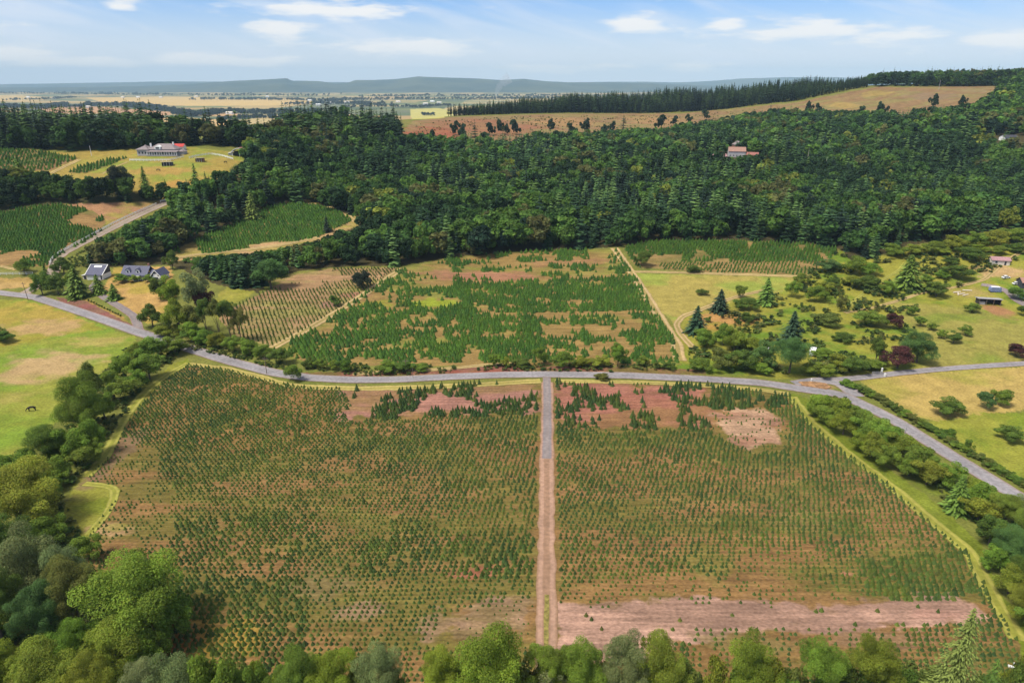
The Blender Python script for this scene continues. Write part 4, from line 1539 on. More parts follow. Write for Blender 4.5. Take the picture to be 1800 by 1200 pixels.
# ------------------------------------------------------------------ single trees and bushes
ORD = ['first', 'second', 'third', 'fourth', 'fifth', 'sixth', 'seventh', 'eighth', 'ninth', 'tenth', 'eleventh', 'twelfth', 'thirteenth', 'fourteenth', 'fifteenth', 'sixteenth', 'seventeenth', 'eighteenth', 'nineteenth', 'twentieth',
       'twenty-first', 'twenty-second', 'twenty-third', 'twenty-fourth', 'twenty-fifth', 'twenty-sixth', 'twenty-seventh', 'twenty-eighth', 'twenty-ninth', 'thirtieth', 'thirty-first', 'thirty-second']
TWORD = {'bright': 'bright green', 'fresh': 'fresh green', 'mid': 'mid-green', 'dark': 'dark green', 'olive': 'olive', 'grey': 'pale grey-green', 'teal': 'blue-green', 'purple': 'purple-leaved', 'blue': 'dark blue-green', 'black': 'very dark'}
NOUN = {'b': ('leafy_tree', 'tree', 'tree'), 's': ('bush', 'bush', 'bush'), 'c': ('conifer_tree', 'conifer', 'conifer')}
_pr = {}


def crown_mesh(kind, size_class, i):
    key = (kind, size_class, i)
    if key not in _pr:
        if kind == 'c':
            n = {0: (16, 9, 4, .075), 1: (28, 14, 7, .044), 2: (56, 22, 20, .0092)}[size_class]
            V, F, C = fir_branches(700 + i, n[0], n[1], .5, .05, n[2], n[3])
            _pr[key] = mesh_np('crown', V, F, M_needle, C)
        else:
            n, sz, lb, lu = {0: (1300, .062, 12, 3), 1: (8000, .027, 15, 5), 2: (42000, .0122, 21, 7)}[size_class]
            V, F, C = broadleaf(800 + i + 20 * size_class + (60 if kind == 's' else 0), n, lb, sz, lu)
            _pr[key] = mesh_np('crown', V, F, M_leaf, C)
    return _pr[key]


_tr = {}


def trunk_mesh(i, conif):
    key = (i, conif)
    if key not in _tr:
        r = random.Random(i)
        mb = MB()
        if conif:
            mb.tube([(0, 0, -.03), (0, 0, .3), (.004, 0, .7), (0, 0, .97)], [.022, .017, .009, .002], 7)
        else:
            mb.tube([(0, 0, -.03), (.01, 0, .18), (.02, .01, .45), (.0, .0, .75)], [.034, .026, .018, .006], 7)
            for k in range(4):
                a = r.random() * 6.28
                mb.tube([(.012, 0, .16 + .06 * k), (.12 * math.cos(a), .12 * math.sin(a), .36 + .06 * k), (.26 * math.cos(a), .26 * math.sin(a), .52 + .06 * k)], [.016, .011, .003], 5)
        me = bpy.data.meshes.new('trunk')
        me.from_pydata(mb.v, [], mb.f)
        me.materials.append(M_bark)
        _tr[key] = me
    return _tr[key]


def plant(box, label, group, k):
    u0, v0, u1, v1, kind, tint = box
    uc, wpx, hpx = (u0 + u1) / 2, u1 - u0, v1 - v0
    b = unproj(uc, min(v1 - .12 * wpx, 1330))
    m = mpp(b)
    el = math.atan2(H - b[2], math.hypot(b[0], b[1]))
    W = wpx * m
    if group == 'bushes between the right-hand road and the grass track' or group == 'trees beside the right-hand grass track':
        v0 = max(v0, np.interp(uc, [1427, 1473, 1497, 1543, 1580, 1613, 1637, 1672, 1688, 1707, 1737, 1777], [690, 694, 708, 731, 754, 773, 789, 813, 827, 840, 845, 871]) + 2)

    def top_v(Hh):
        if kind == 'c':
            return float(project(b[0], b[1], b[2] + Hh)[1])
        ch = Hh if kind == 's' else min(Hh * .93, 1.3 * W)
        _, vv, zz = project(b[0], b[1], b[2] + Hh - ch / 2)
        return float(vv - math.hypot(ch / 2 * math.cos(el), W / 2 * .8 * math.sin(el)) / (zz / FPX))
    lo, hi = W * (.8 if kind == 'c' else .42), W * 2.6
    for _ in range(30):
        Ht = (lo + hi) / 2
        if top_v(Ht) > v0:
            lo = Ht
        else:
            hi = Ht
    sc = 2 if wpx >= 62 else (1 if wpx >= 24 else 0)
    name, noun, cat = NOUN[kind]
    rz = random.random() * 6.28
    c = np.array(TINT[tint]) * (.92 + .16 * random.random()) * (1.0 + .08 * np.array([random.uniform(-1, 1), random.uniform(-1, 1), 0]))
    i = k % (4 if kind == 'b' else 3)
    loc = (b[0], b[1], b[2] - .1)
    if kind == 's':
        o = link(name, crown_mesh('s', min(sc, 1), i), loc=loc)
        o.rotation_euler = (0, 0, rz)
        o.scale = (W, W, Ht)
        o.color = (*c, 1)
        tag(o, label, cat, group)
        return o
    o = thing(name, label, cat, loc, rz, group)
    cr = link('crown', crown_mesh(kind, sc, i), o)
    if kind == 'c':
        cr.scale = (W * 2, W * 2, Ht)
    else:
        ch = min(Ht * .93, 1.3 * W)
        cr.scale = (W, W, ch)
        cr.location = (0, 0, Ht - ch)
    cr.color = (*c, 1)
    tr = link('trunk', trunk_mesh(k % 3, kind == 'c'), o)
    tr.scale = (Ht, Ht, Ht) if kind == 'c' else (W * .9, W * .9, Ht)
    return o


PLANTS = [
    ('trees in the strip beside the left pasture', 'in the strip by the left pasture', 'from the road', [
        (285, 590, 332, 628, 'b', 'mid'), (240, 592, 292, 640, 'b', 'mid'), (225, 602, 262, 640, 'b', 'bright'), (238, 620, 290, 672, 'b', 'mid'), (198, 620, 246, 674, 'b', 'mid'), (192, 664, 252, 707, 's', 'mid'), (143, 638, 192, 722, 'b', 'olive'),
        (108, 660, 188, 772, 'b', 'mid'), (165, 688, 208, 745, 'b', 'mid'), (148, 735, 192, 803, 's', 'mid'), (50, 746, 128, 822, 'b', 'dark'), (108, 752, 164, 818, 'b', 'mid'), (128, 782, 182, 826, 's', 'mid'), (15, 790, 72, 842, 's', 'mid'),
        (75, 800, 134, 853, 'b', 'mid'), (30, 806, 92, 852, 's', 'bright'), (145, 700, 180, 745, 's', 'bright'), (222, 650, 262, 690, 's', 'mid'), (182, 650, 215, 690, 's', 'mid'), (88, 770, 130, 812, 's', 'mid'), (150, 770, 186, 812, 's', 'bright'), (-20, 800, 30, 850, 's', 'mid'), (80, 835, 120, 868, 's', 'dark'), (60, 845, 110, 895, 's', 'mid')]),
    ('trees of the grove in the near left corner', 'in the near left grove', 'from its far end', [
        (-35, 822, 110, 945, 'b', 'bright'), (-45, 905, 62, 1020, 'b', 'dark'), (80, 960, 165, 1080, 'b', 'grey'), (12, 935, 130, 1090, 'b', 'grey'), (105, 985, 190, 1125, 'b', 'olive'), (170, 972, 342, 1140, 'b', 'fresh'), (268, 1040, 345, 1130, 's', 'mid'),
        (-40, 1000, 52, 1140, 'b', 'dark'), (38, 1035, 118, 1160, 'b', 'teal'), (102, 1085, 182, 1175, 'b', 'mid'), (160, 1084, 282, 1200, 'b', 'bright'), (-45, 1120, 52, 1250, 'b', 'bright'), (28, 1142, 152, 1270, 'b', 'bright'), (128, 1150, 214, 1270, 'b', 'bright'),
        (225, 1162, 302, 1270, 'b', 'grey'), (280, 1148, 392, 1280, 'b', 'grey'), (60, 905, 120, 965, 's', 'mid'), (-40, 1060, 30, 1130, 's', 'mid'), (230, 1110, 300, 1190, 's', 'mid'), (130, 940, 180, 990, 's', 'mid'), (60, 1000, 110, 1060, 's', 'grey')]),
    ('trees along the near edge of the plantation', 'in the row at the near plantation edge', 'from the left', [
        (380, 1172, 450, 1280, 'b', 'mid'), (438, 1164, 486, 1260, 's', 'bright'), (488, 1138, 574, 1300, 'b', 'mid'), (550, 1150, 636, 1300, 'b', 'bright'), (634, 1138, 720, 1300, 'b', 'grey'), (742, 1128, 815, 1300, 'b', 'bright'), (793, 1098, 930, 1320, 'b', 'bright'),
        (888, 1138, 945, 1300, 'b', 'mid'), (933, 1146, 992, 1300, 'b', 'grey'), (976, 1130, 1058, 1300, 'b', 'mid'), (1045, 1118, 1128, 1300, 'b', 'grey'), (1103, 1132, 1194, 1300, 'b', 'bright'), (1170, 1145, 1220, 1270, 'b', 'dark'), (1212, 1166, 1274, 1290, 's', 'bright'),
        (1258, 1126, 1348, 1300, 'b', 'bright'), (1338, 1124, 1390, 1290, 'b', 'mid'), (1380, 1126, 1460, 1290, 'b', 'mid'), (1440, 1150, 1490, 1280, 's', 'bright'), (1470, 1110, 1554, 1300, 'b', 'bright'), (1535, 1160, 1585, 1280, 's', 'mid'),
        (1575, 1066, 1705, 1330, 'c', 'olive'), (1672, 1130, 1745, 1310, 'c', 'dark'), (1732, 1152, 1810, 1280, 's', 'bright'), (928, 1138, 1000, 1290, 'b', 'mid')]),
    ('trees beside the right-hand grass track', 'in the near right thicket', 'from its far end', [
        (1655, 835, 1702, 905, 'c', 'dark'), (1690, 838, 1748, 905, 'b', 'mid'), (1688, 868, 1745, 925, 'b', 'bright'), (1735, 860, 1800, 930, 'b', 'mid'), (1708, 905, 1766, 965, 'b', 'dark'), (1735, 925, 1805, 1000, 'b', 'teal'), (1768, 890, 1840, 975, 'b', 'mid'),
        (1720, 960, 1775, 1010, 's', 'mid'), (1775, 975, 1845, 1045, 'b', 'dark'), (1742, 990, 1800, 1050, 'b', 'bright'), (1760, 1030, 1835, 1095, 'b', 'bright'), (1785, 1075, 1850, 1135, 's', 'mid')]),
    ('bushes between the right-hand road and the grass track', 'in the hedge left of the right-hand road', 'from the junction', [
        (1413, 688, 1462, 735, 'b', 'bright'), (1448, 690, 1502, 742, 'b', 'bright'), (1485, 700, 1535, 748, 'b', 'mid'), (1425, 712, 1470, 752, 's', 'mid'), (1520, 718, 1568, 762, 'b', 'mid'), (1455, 722, 1508, 770, 'b', 'bright'), (1492, 738, 1545, 786, 'b', 'mid'),
        (1540, 742, 1590, 786, 's', 'mid'), (1488, 760, 1528, 796, 's', 'bright'), (1502, 758, 1562, 810, 'b', 'bright'), (1556, 762, 1610, 806, 'b', 'bright'), (1528, 785, 1580, 828, 's', 'mid'), (1590, 782, 1645, 826, 's', 'mid'), (1570, 795, 1625, 842, 'b', 'mid'),
        (1600, 808, 1655, 858, 'b', 'bright'), (1640, 812, 1692, 858, 'b', 'mid'), (1680, 838, 1735, 872, 's', 'bright')]),
    ('bushes in the right-hand pasture', 'alone in the right-hand pasture', 'from the hedge', [
        (1635, 700, 1692, 735, 's', 'dark'), (1714, 688, 1746, 722, 's', 'teal'), (1743, 683, 1780, 716, 's', 'mid'), (1750, 748, 1800, 780, 's', 'dark'), (1690, 770, 1710, 792, 's', 'mid'), (1655, 752, 1680, 770, 's', 'dark')]),
    ('thicket on the corner beyond the road junction', 'in the thicket beyond the road junction', 'from the track', [
        (1203, 537, 1243, 590, 'c', 'blue'), (1215, 578, 1256, 614, 's', 'mid'), (1250, 568, 1292, 612, 'b', 'mid'), (1268, 580, 1312, 622, 'b', 'bright'), (1208, 628, 1250, 655, 's', 'mid'), (1238, 612, 1292, 654, 's', 'olive'), (1275, 615, 1328, 658, 's', 'dark'),
        (1300, 592, 1340, 622, 's', 'bright'), (1318, 600, 1362, 654, 'b', 'teal'), (1352, 592, 1422, 664, 'b', 'teal'), (1312, 635, 1358, 662, 's', 'mid'), (1366, 546, 1412, 612, 'c', 'blue'), (1410, 640, 1462, 666, 's', 'bright'), (1425, 612, 1462, 632, 's', 'mid'),
        (1450, 622, 1502, 656, 's', 'bright'), (1478, 628, 1524, 662, 's', 'dark'), (1510, 634, 1556, 656, 's', 'mid'), (1524, 594, 1552, 642, 'b', 'dark'), (1548, 606, 1606, 654, 'b', 'purple'), (1580, 580, 1642, 645, 'b', 'teal'), (1768, 604, 1806, 632, 's', 'purple')]),
    ('bushes and trees on the rough meadow', 'on the rough meadow below the wood', 'from the track', [
        (1246, 508, 1283, 553, 'c', 'blue'), (1287, 528, 1332, 548, 's', 'dark'), (1300, 549, 1324, 570, 's', 'dark'), (1290, 502, 1312, 526, 's', 'mid'), (1326, 488, 1364, 540, 'c', 'dark'), (1236, 555, 1252, 568, 's', 'dark'), (1378, 494, 1406, 526, 's', 'mid'),
        (1392, 480, 1420, 504, 's', 'mid'), (1414, 502, 1456, 536, 's', 'mid'), (1430, 494, 1462, 520, 's', 'bright'), (1448, 488, 1476, 508, 's', 'dark'), (1428, 548, 1482, 578, 's', 'olive'), (1466, 518, 1490, 550, 's', 'olive'), (1480, 484, 1512, 506, 's', 'bright'),
        (1478, 450, 1522, 486, 's', 'mid'), (1432, 458, 1478, 482, 's', 'teal'), (1510, 462, 1545, 488, 's', 'mid'), (1494, 508, 1546, 512, 's', 'dark'), (1543, 494, 1574, 524, 's', 'mid'), (1566, 448, 1620, 512, 'c', 'dark'), (1553, 550, 1584, 582, 's', 'purple'),
        (1500, 566, 1560, 580, 's', 'mid'), (1462, 590, 1500, 604, 's', 'dark'), (1625, 494, 1666, 526, 'b', 'dark'), (1660, 466, 1708, 496, 's', 'dark'), (1640, 478, 1672, 492, 's', 'mid'), (1612, 482, 1640, 498, 's', 'mid'), (1652, 454, 1686, 470, 's', 'dark'), (1678, 446, 1730, 463, 's', 'dark')]),
    ('bushes below the hillside wood on the right', 'in the scrub around the pink-roofed shed', 'from the left', [
        (1545, 428, 1590, 455, 's', 'mid'), (1585, 430, 1625, 452, 's', 'bright'), (1620, 424, 1660, 450, 's', 'mid'), (1650, 414, 1695, 445, 's', 'bright'), (1685, 408, 1732, 440, 's', 'mid'), (1725, 404, 1770, 436, 's', 'bright'), (1760, 400, 1810, 430, 's', 'mid'),
        (1700, 432, 1735, 448, 's', 'bright'), (1738, 432, 1772, 450, 's', 'mid'), (1765, 428, 1800, 446, 's', 'dark'), (1640, 440, 1672, 452, 's', 'bright'), (1770, 505, 1800, 530, 's', 'dark'), (1788, 532, 1815, 558, 's', 'dark')]),
    ('orchard trees on the right slope', 'in the orchard below the black shelter', 'from the left', [
        (1590, 538, 1610, 557, 's', 'mid'), (1606, 556, 1628, 576, 'b', 'mid'), (1628, 567, 1648, 582, 'b', 'mid'), (1645, 580, 1663, 597, 'b', 'mid'), (1661, 584, 1690, 606, 'b', 'dark'), (1684, 571, 1708, 592, 'b', 'mid'), (1696, 532, 1722, 552, 'b', 'mid')]),
    ('bushes along the north side of the road', 'beside the main road', 'from the left bend', [
        (502, 640, 533, 674, 's', 'mid'), (530, 628, 556, 650, 's', 'dark'), (553, 630, 577, 652, 's', 'mid'), (575, 632, 600, 652, 's', 'mid'), (593, 628, 622, 656, 's', 'dark'), (660, 640, 702, 658, 's', 'mid'), (690, 640, 732, 657, 's', 'dark'), (724, 640, 757, 655, 's', 'mid'),
        (858, 622, 880, 646, 's', 'mid'), (878, 627, 900, 646, 's', 'bright'), (900, 630, 936, 648, 's', 'dark'), (937, 610, 962, 645, 's', 'mid'), (969, 618, 1008, 650, 's', 'mid'), (1004, 630, 1042, 648, 's', 'bright'), (1034, 630, 1074, 648, 's', 'bright'), (1070, 603, 1101, 648, 'b', 'mid'),
        (1045, 656, 1073, 670, 's', 'olive'), (1117, 626, 1142, 645, 's', 'mid'), (1144, 635, 1166, 650, 's', 'dark'), (1163, 636, 1187, 652, 's', 'dark')]),
    ('hedge along the left stretch of the road', 'in the hedge beyond the left road', 'from the left', [
        (318, 576, 352, 604, 's', 'dark'), (340, 580, 378, 610, 's', 'mid'), (365, 584, 402, 616, 's', 'bright'), (392, 590, 428, 622, 's', 'mid'), (418, 597, 456, 628, 's', 'mid'), (446, 606, 482, 634, 's', 'mid'), (474, 612, 514, 644, 's', 'dark')]),
    ('tall trees beside the cottage garden', 'in the clump right of the cottage', 'from the house', [
        (264, 488, 302, 532, 'b', 'dark'), (248, 534, 290, 580, 'b', 'dark'), (285, 488, 325, 560, 'b', 'bright'), (325, 474, 372, 556, 'b', 'grey'), (340, 500, 376, 552, 'b', 'purple'), (290, 525, 340, 592, 'b', 'bright'), (318, 530, 366, 590, 'b', 'olive'), (270, 570, 318, 598, 's', 'bright'),
        (352, 524, 380, 598, 'b', 'dark'), (372, 522, 402, 604, 'b', 'olive'), (392, 526, 422, 604, 'b', 'dark'), (408, 540, 440, 604, 'b', 'olive'), (320, 565, 360, 606, 's', 'mid')]),
    ('trees around the white garage', 'around the white garage', 'from the lane', [
        (28, 455, 58, 483, 'b', 'mid'), (74, 460, 98, 510, 'c', 'dark'), (58, 478, 92, 522, 'b', 'dark'), (84, 480, 122, 522, 'b', 'dark'), (94, 452, 132, 486, 'b', 'dark'), (112, 480, 140, 510, 's', 'mid'), (118, 466, 160, 528, 'c', 'dark'), (160, 482, 190, 520, 'c', 'dark'),
        (188, 498, 216, 530, 'c', 'dark'), (198, 481, 226, 500, 's', 'mid'), (224, 483, 250, 498, 's', 'bright'), (250, 482, 276, 497, 's', 'mid'), (290, 440, 318, 476, 'b', 'dark'), (-10, 582, 26, 606, 's', 'dark'), (-40, 575, 10, 604, 's', 'dark')]),
    ('lone trees in the plots beyond the road', 'alone among the plots beyond the road', 'in the count', [
        (448, 455, 506, 514, 'b', 'teal'), (430, 336, 460, 390, 'c', 'olive'), (566, 380, 584, 410, 'c', 'black'), (577, 517, 600, 540, 's', 'dark'), (617, 477, 657, 510, 'b', 'black'), (1114, 441, 1146, 471, 's', 'dark'), (1205, 472, 1234, 482, 's', 'dark'), (1222, 511, 1246, 521, 's', 'dark'),
        (190, 292, 238, 350, 'b', 'black'), (246, 292, 270, 345, 'c', 'dark'), (336, 288, 358, 340, 'c', 'dark'), (358, 296, 370, 335, 'c', 'dark'), (-20, 272, 20, 335, 'c', 'dark'), (28, 270, 55, 330, 'c', 'dark'), (288, 316, 302, 352, 'c', 'dark'), (246, 261, 257, 273, 's', 'mid'), (1318, 240, 1331, 262, 'b', 'bright')]),
]


def build_plants():
    k = 0
    for group, place, order, items in PLANTS:
        for i, b in enumerate(items):
            nm = NOUN[b[4]][1]
            lab = f"{TWORD[b[5]]} {nm} {place}, {ORD[i]} {order}"
            plant(b, lab, group, k)
            k += 1
    # undergrowth bushes under the near row of trees
    n0 = 0
    for u in range(372, 1790, 46):
        if 712 < u < 745 or 1222 < u < 1262:
            continue
        w = random.uniform(58, 82)
        v0 = random.uniform(1158, 1188)
        t = random.choice(['bright', 'mid', 'bright', 'mid', 'olive', 'dark'])
        plant((u - w / 2, v0, u + w / 2, 1290, 's', t), f"{TWORD[t]} bush under the trees at the near plantation edge, {ORD[n0]} from the left", 'bushes under the near row of trees', n0)
        n0 += 1
    # low hedge along the right side of the right-hand road
    pts = densify([(1484, 675), (1511, 686), (1543, 700), (1578, 723), (1609, 741), (1648, 763), (1683, 786), (1718, 805), (1753, 826), (1815, 862)], 10, False)
    for i, (u, v) in enumerate(pts):
        w = 19 + 9 * random.random()
        plant((u + 2 - w / 2, v - 9, u + 2 + w / 2, v + 5, 's', random.choice(['dark', 'mid', 'olive', 'dark'])), 'low dark shrub in the hedge bordering the right-hand pasture road', 'shrubs in the low hedge by the right-hand pasture', k + i)
    # clipped dwarf shrubs by the cottage drive
    for i in range(13):
        u, v = 156 + 4.7 * i, 529 + 2.25 * i
        plant((u - 2.4, v - 4, u + 2.4, v + 1, 's', 'dark'), 'tiny clipped shrub in the straight row beside the cottage drive', 'dwarf shrubs by the cottage drive', i)


build_plants()


def build_undergrowth():
    r = np.random.default_rng(55)
    pr = [broadleaf(300 + i, 70, 4, .2, 2) for i in range(4)]
    st = Stuff()
    areas = [([(1200, 652), (1225, 580), (1300, 545), (1400, 490), (1480, 440), (1560, 450), (1680, 420), (1800, 400), (1800, 450), (1700, 500), (1620, 540), (1600, 600), (1540, 652), (1420, 662)], 2.6, .56, 1.9),
             ([(520, 655), (560, 640), (860, 640), (1200, 642), (1240, 652), (1100, 655), (860, 652), (700, 660), (560, 662)], 1.6, .52, 1.1),
             ([(300, 606), (345, 600), (520, 645), (510, 655), (400, 628)], 1.6, .42, 1.2),
             ([(330, 605), (300, 640), (245, 690), (205, 750), (180, 800), (130, 850), (40, 860), (100, 770), (150, 690), (200, 640), (240, 600)], 2.0, .45, 1.6),
             ([(-40, 850), (100, 860), (150, 950), (140, 1000), (300, 1100), (300, 1200), (-40, 1200)], 1.8, .40, 1.6),
             ([(1425, 700), (1480, 698), (1620, 790), (1700, 850), (1800, 900), (1800, 1100), (1760, 1020), (1720, 940), (1640, 860), (1560, 800), (1480, 745)], 2.0, .50, 1.3),
             ([(1485, 670), (1545, 696), (1610, 736), (1685, 780), (1800, 850), (1800, 862), (1700, 798), (1620, 750), (1550, 707), (1500, 682)], 1.3, .35, .8),
             ([(715, 240), (740, 215), (900, 206), (1200, 203), (1330, 192), (1340, 205), (1200, 225), (1000, 245), (840, 255)], 5.5, .63, 1.6),
             ([(90, 478), (130, 450), (240, 395), (300, 362), (300, 440), (200, 470)], 2.2, .5, 1.4)]
    for poly, sp, thr, hh in areas:
        P = wpoly(poly)
        x, y = jgrid(P, sp, .48, r)
        k = fbm(x, y, 9, 501, 3) + .12 * (r.random(len(x)) - .5) > thr
        x, y = x[k], y[k]
        n = len(x)
        if not n:
            continue
        h = hh * (.45 + .9 * r.random(n))
        w = h * (1.1 + .8 * r.random(n))
        t = np.array([[.075, .125, .03], [.11, .165, .034], [.05, .085, .026], [.14, .16, .045]])[r.integers(0, 4, n)] * (.8 + .4 * r.random(n))[:, None]
        pid = r.integers(0, 4, n)
        pos = np.stack([x, y, ground_z(x, y) - .08], 1)
        for q in range(4):
            m = pid == q
            st.add(pr[q], pos[m], w[m], h[m], t[m], r)
    st.build('undergrowth', M_leaf, 'rough weeds and brambles on verges, meadow, clearing and under the hedges', 'undergrowth')


build_undergrowth()

# ------------------------------------------------------------------ buildings


def win(mb_list, parent, x0, x1, y, z0, z1, mat=None):
    """window: frame with a pane child, on a wall facing -y"""
    f = MB().box(x0 - .12, x1 + .12, y - .08, y + .02, z0 - .12, z1 + .12).build('window', M_white, parent)
    MB().box(x0, x1, y - .12, y - .081, z0, z1).build('pane', M_glass, f)


def house_at(name, label, cat, u, v, rz=0, group=None):
    b = unproj(u, v)
    return thing(name, label, cat, (b[0], b[1], b[2] - .1), rz, group)


def simple_house(name, label, u, v, w, d, h, rh, wall, roof, rz=0, axis='x', cat='house', group=None, door=True):
    o = house_at(name, label, cat, u, v, rz, group)
    MB().box(-w / 2, w / 2, -d / 2, d / 2, -.6, h).build('wall', wall, o)
    g = MB()
    if axis == 'x':
        g.prism_x([(-d / 2 + .02, h), (d / 2 - .02, h), (0, h + rh * .96)], -w / 2 + .01, w / 2 - .01)
        r = MB().gable(-w / 2 - .4, w / 2 + .4, -d / 2 - .5, d / 2 + .5, h - .1, rh + .15)
    else:
        g.prism([(-w / 2 + .02, h), (w / 2 - .02, h), (0, h + rh * .96)], -d / 2 + .01, d / 2 - .01)
        r = MB().gable(-w / 2 - .5, w / 2 + .5, -d / 2 - .4, d / 2 + .4, h - .1, rh + .15, 'y')
    g.build('gable', wall, o)
    r.build('roof', roof, o)
    n = max(1, int(w / 3.2))
    for i in range(n):
        x = -w / 2 + w * (i + .5) / n
        if door and i == n // 2:
            MB().box(x - .5, x + .5, -d / 2 - .07, -d / 2 + .02, -.1, 2.1).build('door', M_darkwall, o)
        else:
            win(None, o, x - .6, x + .6, -d / 2, 1.0, 2.2)
    return o


def cottage():
    o = house_at('cottage', 'white-trimmed cottage with long slate-blue roof, two white dormers and a gabled end', 'house', 256, 489, R(-6))
    MB().box(-11.2, 4, -4, 4, -.6, 3).box(4, 8, -3, 3.2, -.6, 2.8).build('wall', M_white, o)
    roof = MB().gable(-11.8, 4.3, -4.8, 4.8, 2.9, 4.4).gable(4.31, 9.0, -3.6, 3.8, 2.7, 2.6).build('roof', M_slate, o)
    MB().box(2.2, 3.2, .6, 1.6, 6.4, 8.6).build('chimney', M_brick, roof)
    for x in (-7.6, -1.6):
        d = MB().box(x - 1.1, x + 1.1, -3.6, -.6, 4.0, 5.5).prism([(x - 1.1, 5.5), (x + 1.1, 5.5), (x, 6.5)], -3.59, -.4).build('dormer', M_white, o)
        MB().gable(x - 1.5, x + 1.5, -3.9, 0, 5.3, 1.35, 'y', .14).build('dormer_roof', M_slate, d)
        MB().box(x - .55, x + .55, -3.66, -3.605, 4.3, 5.4).build('pane', M_glass, d)
    MB().box(7.2, 12.6, -5.2, 3.4, -.6, 3.0).build('gabled_wing', M_white, o)
    MB().prism([(7.25, 3.0), (12.55, 3.0), (9.9, 5.9)], -5.1, 3.3).build('gable', M_darkwall, o)
    MB().gable(6.7, 13.1, -5.5, 3.8, 2.75, 3.5, 'y', .2).build('wing_roof', M_slate, o)
    MB().gable(6.6, 13.2, -5.75, -5.5, 2.65, 3.6, 'y', .42).build('bargeboard', M_white, o)
    win(None, o, 8.5, 11.3, -5.2, .9, 2.4)
    MB().box(8.6, 11.2, -5.3, -5.12, 3.0, 4.3).build('attic_window', M_white, o)
    for x in (-9.5, -6.5, 1.8):
        win(None, o, x - .6, x + .6, -4, .9, 2.2)
    MB().box(-3.6, -.4, -5.9, -4.05, -.3, .15).build('porch_floor', M_grey, o)
    for x in (-3.4, -.6):
        MB().cyl(x, -5.7, .15, 2.6, .13).build('porch_post', M_white, o)
    MB().box(-3.8, -.2, -6.1, -4.6, 2.6, 2.8).build('porch_roof', M_white, o)
    MB().box(-2.6, -1.5, -4.08, -3.98, .15, 2.2).build('door', M_darkwall, o)


def garage():
    o = house_at('garage', 'white garage with slate-blue roof and two white doors beside the drive', 'garage', 175, 488, R(-4))
    MB().box(-4.6, 4.8, -4, 4, -.6, 3.0).build('wall', M_white, o)
    MB().prism_x([(-3.95, 3.0), (3.95, 3.0), (3.95, 6.6), (2.0, 7.1)], -4.58, 4.78).build('upper_wall', M_darkwall, o)
    MB().prism_x([(-4.7, 2.75), (2.1, 7.15), (4.4, 6.5), (4.4, 6.7), (2.1, 7.4), (-4.7, 3.0)], -4.9, 5.1).build('roof', M_slate, o)
    MB().prism_x([(-4.85, 2.7), (2.1, 7.2), (2.1, 7.62), (-4.85, 3.1)], -5.2, -4.92).build('bargeboard', M_white, o)
    MB().prism_x([(-4.85, 2.7), (2.1, 7.2), (2.1, 7.62), (-4.85, 3.1)], 5.12, 5.4).build('bargeboard', M_white, o)
    MB().box(-5.2, 5.4, 1.9, 2.3, 7.42, 7.62).build('ridge_board', M_white, o)
    MB().prism_x([(.2, 6.2), (1.2, 6.85), (1.2, 7.05), (.2, 6.4)], -2.2, 2.4).build('skylight', M_white, o)
    for x in (-2.4, 1.9):
        MB().box(x - 1.4, x + 1.4, -4.1, -4.01, -.1, 2.5).build('garage_door', M_white, o)
    for x in (-.25, 4.0):
        MB().box(x - .35, x + .35, -4.09, -4.01, -.1, 2.3).build('door', M_glass, o)
    MB().box(-8.2, -4.62, -2.8, 2.4, -.6, 2.0).build('lean_to', M_cream, o)
    MB().prism([(-8.6, 1.95), (-4.7, 2.75), (-4.7, 2.95), (-8.6, 2.15)], -3.2, 2.7).build('lean_to_roof', M_white, o)
    MB().box(-7.4, -6.0, -2.9, -2.81, -.2, 1.8).build('door', M_glass, o)


def mansion():
    o = house_at('mansion', 'large pale mansion with mauve hipped roofs and a columned porch on the knoll', 'house', 284, 271, R(-3))
    o.scale = (1, 1, .86)
    MB().box(-19, -9, -6, 6, -1, 5.2).box(-9, 15, -4, 7, -1, 5.4).build('wall', M_lilac, o)
    r = MB().hip(-20, -7.5, -7, 7, 5.2, 4.2).hip(-9.5, 16.5, -5, 8, 5.45, 5.2, 7).build('roof', M_mauve, o)
    MB().box(10.5, 11.6, 2, 3.2, 8.4, 12.2).build('chimney', M_white, r)
    MB().box(-10, -8.8, 1, 2.2, 7.2, 11).build('chimney', M_white, r)
    MB().box(-2.4, 2.6, -5.5, -3.9, 5.4, 7.9).prism([(-2.4, 7.9), (2.6, 7.9), (.1, 9.6)], -5.45, -.5).build('dormer', M_white, o)
    MB().box(-1.5, 1.7, -5.62, -5.51, 6.0, 7.6).build('pane', M_glass, o)
    MB().prism_x([(-9.5, 3.2), (-4.1, 4.6), (-4.1, 4.8), (-9.5, 3.5)], -9, 19.5).build('porch_roof', M_mauve, o)
    MB().box(-9, 19.5, -9.3, -4.05, -1, .2).build('porch_floor', M_grey, o)
    for i in range(13):
        MB().cyl(-8.4 + 2.28 * i, -9, .2, 3.3, .28).build('column', M_white, o)
    for x in (-17, -14, -11.2):
        win(None, o, x - .7, x + .7, -6, 1.0, 3.2)
    for x in (-7, -3.6, 0, 3.6, 7.2, 10.8, 13.6):
        win(None, o, x - .8, x + .8, -4, .6, 2.8)
    MB().box(15, 21, -1, 6, -1, 3).build('side_wing', M_lilac, o)
    MB().hip(14.6, 21.8, -1.8, 6.8, 3.0, 2.2).build('side_wing_roof', M_mauve, o)


